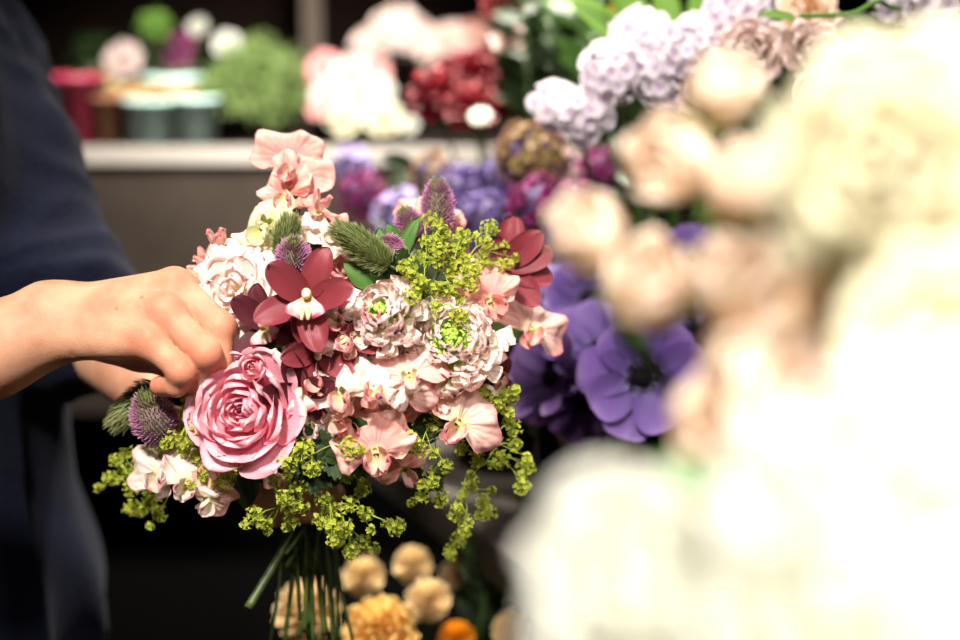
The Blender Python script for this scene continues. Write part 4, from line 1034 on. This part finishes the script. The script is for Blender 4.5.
anemone('lilac blue anemone under the leftmost peach rose', 590, 300, 1.22, (-.2, .4, .9), .042, 'anem', J1, 8, 7)
anemone('violet anemone low at the left under the others', 580, 405, 1.2, (-.2, -.2, .9), .034, 'anemp', J1, 8, 8)
# --- buckets on the display table
K1 = drum('dark bucket of violet and magenta flowers behind the bouquet', Vector((.03, 1.46, TZ)), .07, .16)
K2 = drum('dark bucket of lilac clusters behind the anemones', Vector((.20, 1.40, TZ)), .07, .17)
K3 = drum('dark bucket of mauve blooms at the middle right', Vector((.37, 1.36, TZ)), .07, .17)
K4 = drum('dark bucket of red blooms at the back of the table', Vector((.04, 1.68, TZ)), .07, .20)
K5 = drum('dark bucket of green branches at the back right', Vector((.40, 1.66, TZ)), .07, .20)
K6 = drum('dark bucket of green branches behind the lilac clusters', Vector((.22, 1.62, TZ)), .07, .20)
def fl3(lst, fn):
    for a in lst: fn(*a)
g_ = 'violet and magenta clusters behind the bouquet'
for i, (lb, px, py, d, fc, R, n, mt) in enumerate([
  ('pale lilac cluster left of the tall clover head', 402, 218, 1.45, (-.2, .4, .9), .030, 26, 'lav'),
  ('violet cluster behind the top of the tall clover head', 458, 196, 1.42, (0, .5, .9), .032, 30, 'violet'),
  ('violet cluster beside the grey olive ball', 500, 188, 1.40, (0, .5, .9), .028, 26, 'violet'),
  ('deep violet cluster just above the upper lime spray', 484, 222, 1.36, (0, .3, .9), .030, 26, 'violet'),
  ('magenta cluster above the profile orchid', 540, 208, 1.32, (0, .5, .9), .030, 28, 'magenta'),
  ('magenta cluster right of the profile orchid', 572, 205, 1.36, (.1, .5, .9), .024, 22, 'magenta'),
  ('pink purple cluster left of the lilac one', 362, 196, 1.55, (-.2, .4, .9), .026, 22, 'magenta'),
  ('small magenta cluster under the lilac heads', 600, 172, 1.4, (0, .5, .9), .022, 20, 'magenta'),
  ('violet cluster right below the magenta pair', 566, 246, 1.30, (0, .2, .9), .028, 24, 'violet'),
  ('violet cluster at the far left under the pale shelf edge', 352, 165, 1.58, (0, .5, .9), .020, 16, 'lav'),
  ('lavender cluster behind the anemones and the coral sweet pea', 560, 290, 1.28, (-.1, .2, .9), .026, 22, 'lav'),
  ('dim violet cluster between the two peach roses and anemones', 700, 330, 1.3, (-.1, .2, .9), .030, 22, 'violet')]):
    cluster('statice_cluster', lb, px, py, d, fc, R, n, mt, K1 if i < 8 or i == 9 else J2 if px > 650 else K1, .0085, group=g_, seed=i)
cluster('dusty_hydrangea', 'olive hydrangea head with a dusty pink rim above the violet clusters', 530, 160, 1.38, (-.1, .4, .9), .036, 46, 'dusk', K1, .009, seed=30)
cluster('dusty_hydrangea', 'brownish hydrangea head right of the olive one', 572, 168, 1.46, (.1, .4, .9), .026, 26, 'mauve', K1, .008, seed=31)
cluster('dusty_hydrangea', 'red brown flower head left of the olive one under the red blooms', 432, 176, 1.5, (-.1, .4, .9), .024, 24, 'dusk', K1, .008, seed=32)
# white and lilac stocks
g_ = 'white lilac stocks'
for i, (lb, px, py, d, fc, R, n) in enumerate([
  ('white lilac stock cluster nearest the red blooms', 556, 106, 1.22, (-.4, .2, .9), .020, 26),
  ('white lilac stock cluster beside the first one, hanging lowest', 584, 116, 1.20, (.0, .1, 1), .022, 30),
  ('white lilac stock cluster up right of the lowest ones', 614, 72, 1.18, (-.2, .3, .9), .026, 36),
  ('white stock cluster below the bright broad leaf', 640, 40, 1.2, (0, .5, .9), .026, 36),
  ('white stock cluster between the leaf and the mauve blooms', 690, 50, 1.16, (.1, .5, .9), .028, 40),
  ('white lilac stock cluster right above the highest peach rose', 668, 80, 1.18, (.1, .3, .9), .026, 34),
  ('white stock cluster reaching the top edge at the right', 738, 18, 1.16, (.1, .5, .9), .026, 34),
  ('lilac cluster at the top edge over the white stocks', 748, -4, 1.25, (0, .5, .9), .030, 30)]):
    cluster('stock_cluster', lb, px, py, d, fc, R, n, 'lilac' if i < 7 else 'lav', K2, .0085, group=g_, seed=50 + i)
# mauve and peach blooms at the upper right
put('mauve', 'mauve_rose', 'mauve bloom under the white stocks at the upper right', 752, 52, 1.12, (-.2, .3, .9), K3, 1.05, 3)
put('mauve', 'mauve_rose', 'mauve bloom left of the peach one at the upper right', 708, 92, 1.15, (-.2, .2, .9), K3, .9, 9)
put('mauve', 'mauve_rose', 'pale mauve bloom next to the big cream flowers', 812, 52, 1.10, (.1, .2, .9), K3, .95, 4)
put('mauve', 'mauve_rose', 'dusky rose edged bloom right of the highest peach roses', 832, 100, 1.0, (-.3, .1, .9), K3, 1.0, 5)
put('open', 'peach_rose', 'peach rose at the top edge above the mauve blooms', 808, 12, 1.15, (0, .4, .9), K3, .95, 6)
put('mauve', 'mauve_rose', 'dull pink rose with a spiral heart beside the cream flowers', 872, 52, 1.05, (-.2, .2, .9), K3, .6, 7)
cluster('stock_cluster', 'pink white cluster at the top right corner over the green stem', 938, 10, 1.1, (0, .5, .9), .024, 24, 'lilac', K3, .008, group=g_, seed=70)
cluster('stock_cluster', 'small pink cluster on the green stem near the top right corner', 893, 4, 1.12, (0, .5, .9), .014, 14, 'lilac', K3, .008, group=g_, seed=71)
put('mauve', 'white_dahlia', 'creamy spiky bloom between peach roses and big cream flowers', 812, 222, 1.0, (-.2, .1, .9), K3, .8, 15)
# red blooms
g_ = 'dark red carnations at the back'
for i, (px, py, d, s_, lb) in enumerate([(436, 92, 1.55, 1.25, 'leftmost dark red carnation over the counter edge'), (466, 74, 1.58, 1.25, 'dark red carnation at the top of the red group'), (470, 106, 1.52, 1.1, 'dark red carnation at the bottom of the red group'),
   (500, 76, 1.6, 1.2, 'bright red carnation at the right of the red group'), (505, 4, 1.6, 1.1, 'red carnation at the top edge of the picture'), (494, 104, 1.6, .8, 'small red carnation under the bright one')]):
    put('carnation', 'carnation', lb, px, py, d, (-.1, .35, .9), K4, s_, 20 + i, group=g_)
put('carnwhite', 'carnation', 'pinkish white carnation just above the red group', 508, 36, 1.62, (-.1, .4, .9), K4, .8, 30)
put('mumorange', 'orange_flower', 'small orange bloom between the leaves at the top', 612, 14, 1.5, (0, .3, .9), K6, .45, 31)
put('snowy', 'white_bud', 'small cream bud under the dark red carnations', 480, 118, 1.5, (-.1, .5, .8), K4, .42, 33)
# branches
for i, (lb, px, py, d, ax, L_, nl, ll, lw, mt, ct_) in enumerate([
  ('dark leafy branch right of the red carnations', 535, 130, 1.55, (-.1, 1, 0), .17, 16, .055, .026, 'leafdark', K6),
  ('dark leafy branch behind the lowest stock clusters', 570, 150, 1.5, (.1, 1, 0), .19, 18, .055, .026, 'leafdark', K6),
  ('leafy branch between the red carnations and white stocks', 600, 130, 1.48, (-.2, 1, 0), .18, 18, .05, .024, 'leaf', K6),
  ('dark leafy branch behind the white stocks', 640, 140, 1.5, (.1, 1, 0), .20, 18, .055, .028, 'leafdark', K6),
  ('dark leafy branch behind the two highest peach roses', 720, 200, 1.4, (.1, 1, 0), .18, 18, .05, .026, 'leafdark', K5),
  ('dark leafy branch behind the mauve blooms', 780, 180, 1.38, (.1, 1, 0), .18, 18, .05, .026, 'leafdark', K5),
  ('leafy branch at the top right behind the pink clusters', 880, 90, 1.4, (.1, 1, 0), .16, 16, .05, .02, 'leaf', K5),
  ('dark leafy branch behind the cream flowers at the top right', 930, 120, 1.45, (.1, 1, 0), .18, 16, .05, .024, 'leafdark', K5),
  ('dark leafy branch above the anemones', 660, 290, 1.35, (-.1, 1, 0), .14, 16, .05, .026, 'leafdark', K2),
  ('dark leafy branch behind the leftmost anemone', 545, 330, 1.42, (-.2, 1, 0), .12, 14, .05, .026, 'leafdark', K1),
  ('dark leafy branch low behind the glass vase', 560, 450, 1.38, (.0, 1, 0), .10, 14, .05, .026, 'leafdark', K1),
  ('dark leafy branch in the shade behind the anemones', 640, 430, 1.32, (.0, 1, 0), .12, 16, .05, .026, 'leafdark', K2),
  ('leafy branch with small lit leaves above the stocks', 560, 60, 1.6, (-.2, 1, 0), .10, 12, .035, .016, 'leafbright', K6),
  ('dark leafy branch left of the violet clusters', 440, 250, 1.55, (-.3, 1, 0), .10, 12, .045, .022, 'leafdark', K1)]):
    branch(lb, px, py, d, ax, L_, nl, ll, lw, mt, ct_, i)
rt = froot('broad_leaf_stem', T(*P(660, 90, 1.3)), 'bright green stem of broad leaves at the top edge above the stocks', 'foliage')
for (x, y, dx, dy, l_, w_) in ((655, 60, -.5, 1, .11, .035), (700, 60, .1, 1, .11, .035), (672, 70, -.1, 1, .10, .03), (640, 50, -.9, .7, .09, .03)):
    leaf_part(rt, P(x, y, 1.3), D(dx, dy, .1), l_, w_, 'leafbright', bend=-.2)
    V, F, U = tube([MW[rt.name].inverted() @ P(x, y, 1.3), Vector((0, 0, 0))], .0016, 6); link('leaf_stalk', mk('leaf_stalk', V, F, M['stem'], U), rt)
down_stem(rt, P(660, 90, 1.3), D(0, .6, .3), K6, .003)
rt = froot('green_stem', T(*P(850, 8, 1.05)), 'thin pale green stem crossing the top right towards the pink clusters', 'foliage')
leaf_part(rt, P(795, 20, 1.08), D(-.9, .3, 0), .03, .01, 'leafbright')
stem_to(rt, [P(800, 16, 1.08), P(850, 14, 1.06), P(885, 4, 1.08), P(900, 60, 1.2), K5[0] + Vector((0, 0, .18)), K5[0] + Vector((0, 0, .02))], .002, 'leafbright')
# --- yellow blooms on the low bench
Y1 = drum('dark bucket of buff and yellow blooms on the low bench', Vector((-.13, 1.33, .471)), .08, .17)
Y2 = drum('second dark bucket of yellow blooms on the low bench, to the right', Vector((.05, 1.33, .471)), .08, .17)
g_ = 'buff and yellow blooms on the low bench'
for i, (k, px, py, d, s_, ct_, lb) in enumerate([
  ('mumbuff', 306, 608, 1.22, 1.35, Y1, 'large buff bloom lowest left under the bouquet stems'), ('mum', 378, 630, 1.20, 1.5, Y1, 'pale yellow bloom in the middle of the bottom edge'),
  ('mumbuff', 428, 598, 1.26, .95, Y1, 'pinkish buff bloom above the yellow ones'), ('mumbuff', 412, 562, 1.34, .85, Y1, 'small buff bloom highest of the low group'),
  ('mumorange', 456, 636, 1.25, .75, Y2, 'golden orange bloom on the bottom edge'), ('mumbuff', 512, 628, 1.25, .85, Y2, 'buff bloom right of the golden one'),
  ('mumbuff', 362, 574, 1.32, .9, Y1, 'buff bloom directly behind the bouquet stems'), ('mumbuff', 455, 572, 1.36, .7, Y2, 'faint buff bloom beside the slanting grey edge')]):
    put(k, 'chrysanthemum', lb, px, py, d, (-.05, .5, .85), ct_, s_, 40 + i, group=g_)
branch('dark leaves between the buff blooms and the grey table', 480, 640, 1.32, (.1, 1, 0), .08, 12, .04, .02, 'leafdark', Y2, 77)

# --- on the back counter
SZ = SHZ + .0005
def onS(px, dy=.08):   # on the counter, dy behind its front edge
    y = SHY + dy; d = (y - CAM.y) * FW.y + (SZ - CAM.z) * FW.z; return Vector(((px - 480) / S * d, y, SZ))
def spot(px, py, dy):
    p = onS(px, dy); z_ = P(px, py, p.y / FW.y).z; d = p.y * FW.y + (z_ - CAM.z) * FW.z
    for _ in range(4): z_ = CAM.z + FW.z * d + UP.z * (320 - py) / S * d; d = p.y * FW.y + (z_ - CAM.z) * FW.z
    return d
t1 = pot('teal_pot', onS(153, .055), .038, .046, .075, M['teal'], 'left one of the two pale teal pots', 'pot', 'teal pots')
t2 = pot('teal_pot', onS(197, .055), .032, .040, .078, M['teal'], 'right teal pot, next to the green ball plant', 'pot', 'teal pots')
t3 = pot('teal_pot', onS(176, .17), .045, .055, .11, M['teal'], 'taller teal pot standing behind the two small ones', 'pot', 'teal pots')
pp = pot('pink_pot', onS(80, .055), .035, .045, .115, M['pinkpot'], 'raspberry pink pot by the florist\'s sleeve', 'pot')
pb = pot('brown_pot', onS(106, .06), .025, .03, .08, M['brownpot'], 'small brown pot right of the pink one', 'pot')
C1 = (onS(153, .055), .075); C2 = (onS(197, .055), .078); C3 = (onS(176, .17), .11); C4 = (onS(80, .055), .115); C5 = (onS(106, .06), .08)
def bs(fn, kind, nm, label, px, py, dy, fc, c, s_, seed): return put(kind, nm, label, px, py, spot(px, py, dy), fc, c, s_, seed, back=.02)
for i, (k, px, py, dy, s_, c, lb, nm) in enumerate([
  ('mumbuff', 92, 82, .12, 1.5, C5, 'peach bloom nearest the sleeve on the back counter', 'chrysanthemum'), ('mumbuff', 108, 96, .12, 1.3, C5, 'peach bloom above the small brown pot', 'chrysanthemum'),
  ('mumbuff', 132, 92, .09, 1.0, C1, 'orange peach bloom at the left rim of the teal pot', 'chrysanthemum'), ('mumbuff', 160, 94, .09, 1.2, C1, 'peach bloom over the left teal pot', 'chrysanthemum'),
  ('mumbuff', 192, 96, .09, 1.0, C2, 'brownish bloom over the right teal pot', 'chrysanthemum'),
  ('carnwhite', 123, 58, .2, 1.15, C1, 'white bloom standing over the peach ones', 'carnation'), ('carndark', 172, 66, .22, 1.2, C3, 'magenta bloom low over the tall teal pot', 'carnation'),
  ('carndark', 152, 48, .24, .9, C3, 'dark magenta bloom left over the tall teal pot', 'carnation'), ('carndark', 182, 42, .24, .8, C3, 'dark magenta bloom right over the tall teal pot', 'carnation'),
  ('snowy', 228, 46, .2, .85, C3, 'white bloom touching the green ball plant', 'garden_rose'), ('snowy', 198, 28, .3, .6, C3, 'pale grey bloom at the top above the teal pots', 'garden_rose')]):
    bs(0, k, nm, lb, px, py, dy, (0, .3, .95), c, s_, 60 + i)
def clod(label, px, py, dy, R, n, L_, W_, mat, c, seed=1, nm='leafy_tuft'):
    d = spot(px, py, dy); loc = P(px, py, d); rt = froot(nm, T(*loc), label, 'foliage')
    link('foliage', bush('f', '', None, R, n, L_, W_, mat, seed), rt); down_stem(rt, loc, Vector((0, 0, 1)), c, .002); return rt
clod('bright green tuft at the top above the magenta blooms', 155, 28, .24, .022, 150, .02, .009, 'leafbright', C3)
clod('dark reddish leaves around the magenta blooms', 160, 58, .26, .05, 260, .03, .014, 'leafdark', C3, 2)
clod('dark leaves in the pink pot', 82, 88, .12, .035, 160, .03, .013, 'leafdark', C4, 3)
clod('dull green leaves at the back left by the sleeve', 98, 58, .3, .04, 200, .03, .01, 'leafdark', C4, 4)
potplant('round bright green ball plant in a dark pot', 262, 140, spot(262, 140, .14), .092, 2600, .020, .005, 'ballleaf', .045, .035, 'darkpot', 5, 'ball_plant', leafup=-.012)
potplant('smaller green plant filling the left side of the ball plant', 228, 140, spot(228, 140, .10), .046, 800, .020, .006, 'ballleaf', .035, .045, 'darkpot', 6, 'ball_plant')
# pink and white potted flowers, pale blooms above
D1 = drum('dark planter of pink and white blooms on the back counter', onS(335, .12), .05, .04, 'darkpot', 'planters on the back counter', 'planter')
D2 = drum('dark planter of white blooms right of the pink ones', onS(385, .14), .05, .04, 'darkpot', 'planters on the back counter', 'planter')
D3 = drum('tall dark vase of big white heads on the back counter', onS(400, .3), .045, .16, 'darkpot', None, 'tall_vase')
n_ = 0
for (k, px, py, dy, s_, c, lb) in [
  ('pinkrose', 326, 66, .14, 1.0, D1, 'pink edged white bloom at the top left of the planter group'), ('carnwhite', 350, 72, .12, 1.2, D1, 'white bloom at the top middle of the planter group'),
  ('pinkrose', 372, 70, .14, .9, D1, 'pink edged bloom at the top right of the planter group'), ('carnwhite', 330, 92, .10, 1.2, D1, 'white bloom at the left middle of the planter group'),
  ('carnwhite', 358, 94, .10, 1.2, D1, 'white bloom in the very middle of the planter group'), ('pinkrose', 322, 108, .09, .7, D1, 'deep pink edged bloom at the lower left of the planter group'),
  ('creamy', 344, 118, .08, .8, D1, 'cream yellow bloom low over the counter edge'), ('creamy', 384, 118, .08, .8, D2, 'cream yellow bloom low, left of the dark red carnations'),
  ('snowy', 378, 92, .12, .9, D2, 'white bloom low between pink group and dark red carnations'), ('snowy', 408, 126, .1, .6, D2, 'small white bloom at the right end of the planters')]:
    bs(0, k, 'garden_rose', lb, px, py, dy, (0, .35, .9), c, s_, 80 + n_); n_ += 1
for (px, py, R, lb) in [(400, 38, .052, 'biggest white hydrangea head at the back'), (372, 48, .032, 'white hydrangea head at the left of the biggest one'), (392, 70, .036, 'white hydrangea head hanging under the biggest one'), (388, 98, .030, 'lowest white hydrangea head of the hanging group'),
                        (452, 42, .030, 'white hydrangea head right of the biggest one'), (428, 48, .034, 'white hydrangea head between the biggest and the right one')]:
    cluster('white_hydrangea', lb, px, py, spot(px, py, .3), (0, .3, .95), R, int(26 + R * 500), 'white', D3, .014, group='white hydrangeas on the back counter', np_=4, seed=int(px), heart='white')
cluster('pink_hydrangea', 'small pink head right beside the white hydrangeas', 474, 36, spot(474, 36, .32), (0, .3, .95), .026, 26, 'sp_blush', D3, .013, np_=4, seed=3, heart='sp_blush')

# --- pale flowers close to the camera, out of focus
N1 = drum('zinc bucket of peach roses on the near stand', Vector((.16, .52, .791)), .075, .22, 'zinc', 'zinc buckets on the near stand')
N2 = drum('zinc bucket of cream flowers at the right of the near stand', Vector((.36, .50, .791)), .075, .22, 'zinc', 'zinc buckets on the near stand')
N3 = drum('zinc bucket of white flowers at the front of the near stand', Vector((.20, .27, .791)), .075, .22, 'zinc', 'zinc buckets on the near stand')
g_ = 'blurred peach spray roses in front'
for i, (k, px, py, d, s_, fc, c, lb) in enumerate([
  ('bud', 676, 162, .52, .98, (-.55, .15, .8), N1, 'peach rose bud, upper left one of the two biggest buds'), ('bud', 722, 98, .54, .88, (.35, .75, .55), N1, 'peach rose bud highest in the group'),
  ('bud', 748, 196, .50, .95, (.05, .8, .5), N1, 'peach rose bud pointing up right under the highest bud'), ('bud', 592, 242, .52, .90, (-.35, .7, .6), N1, 'peach rose bud farthest left'),
  ('bud', 646, 290, .50, .98, (.1, .55, .8), N1, 'peach rose bud right of the farthest left one'), ('bud', 736, 292, .48, 1.0, (.05, .6, .8), N1, 'peach rose bud in the middle of the column, below the up pointing one'),
  ('bud', 742, 362, .47, .88, (-.1, -.2, .9), N1, 'peach rose bud under the middle one, tinged with orange'), ('open', 790, 300, .50, .75, (.1, .3, .9), N1, 'orange hearted open rose between the bud column and the cream heads'),
  ('open', 852, 300, .45, .95, (-.1, .3, .9), N2, 'large peach rose left of the cream heads at mid height'), ('bud', 925, 258, .44, 1.05, (.1, .4, .9), N2, 'peach cream rose at the right edge at mid height'),
  ('bud', 730, 436, .44, .95, (-.5, .3, .8), N1, 'peach rose bud left end of the lower row'), ('open', 758, 420, .46, .8, (0, .3, .9), N1, 'peach rose with orange shade in the lower row'),
  ('open', 812, 402, .42, .9, (-.1, .4, .9), N1, 'peach cream rose above the big white blooms'), ('bud', 716, 488, .44, .8, (-.2, .2, .9), N1, 'peach bud just over the left big white bloom'),
  ('bud', 738, 540, .40, .8, (-.1, .2, .9), N1, 'peach bud squeezed between the two big white blooms'), ('open', 905, 345, .42, .9, (0, .3, .9), N2, 'pale peach rose at the right edge above the whitest bloom'),
  ('bud', 790, 478, .40, .8, (0, .3, .9), N1, 'pale bud leaning on the whitest bloom')]):
    put(k, 'spray_rose', lb, px, py, d, fc, c, s_, 100 + i, group=g_)
g_ = 'big cream heads at the right'
for i, (px, py, d, s_, fc, lb) in enumerate([
  (900, 118, .40, .78, (-.3, .3, .9), 'big cream head at the upper right, left part'), (968, 112, .42, .85, (.1, .4, .9), 'big cream head at the top right edge'), (880, 160, .38, .8, (-.5, .0, .9), 'big cream head leaning left over the mauve blooms'),
  (950, 160, .38, .85, (.1, .1, 1), 'big cream head on the right edge under the top one'), (858, 215, .40, .7, (-.4, .1, .9), 'big cream head just above the large peach rose'), (958, 350, .36, .8, (.1, .1, 1), 'cream head on the right edge at mid height')]):
    put('creamy', 'lisianthus', lb, px, py, d, fc, N2, s_, 120 + i, group=g_)
g_ = 'big white blooms in front'
for i, (px, py, d, s_, fc, lb) in enumerate([
  (628, 574, .33, .88, (-.35, .35, .8), 'big white bloom, the left one with a greenish foot'), (872, 506, .30, 1.05, (-.1, .5, .8), 'biggest and whitest bloom at the lower right'), (948, 560, .28, 1.0, (.2, .3, .9), 'white bloom in the lower right corner'),
  (712, 668, .30, .7, (-.2, .1, .9), 'greenish white bloom on the bottom edge between the others'), (590, 668, .34, .6, (-.4, -.1, .9), 'greenish white bloom at the bottom under the left white one'), (820, 640, .27, .8, (0, .1, 1), 'white bloom at the bottom under the whitest one'), (940, 440, .33, .9, (.1, .4, .9), 'white bloom on the right edge above the corner one'),
  (686, 580, .34, .42, (.1, .3, .9), 'small greenish white bloom leaning on the left big white one'), (620, 486, .36, .28, (.0, .8, .5), 'small pale bud standing on top of the left big white bloom')]):
    put('snowy', 'white_ranunculus', lb, px, py, d, fc, N3, s_, 140 + i, group=g_)
branch('green leaves between the middle buds and the large peach rose', 800, 370, .50, (-.1, 1, 0), .05, 8, .03, .014, 'leaf', N1, 5, 'leaves among the near flowers')
branch('green leaves in the gap between the two big white blooms', 738, 600, .40, (.0, 1, 0), .03, 6, .03, .014, 'leaf', N3, 6, 'leaves among the near flowers')
branch('green leaf tips among the upper peach buds', 770, 232, .54, (.1, 1, 0), .05, 6, .03, .012, 'leaf', N1, 7, 'leaves among the near flowers')
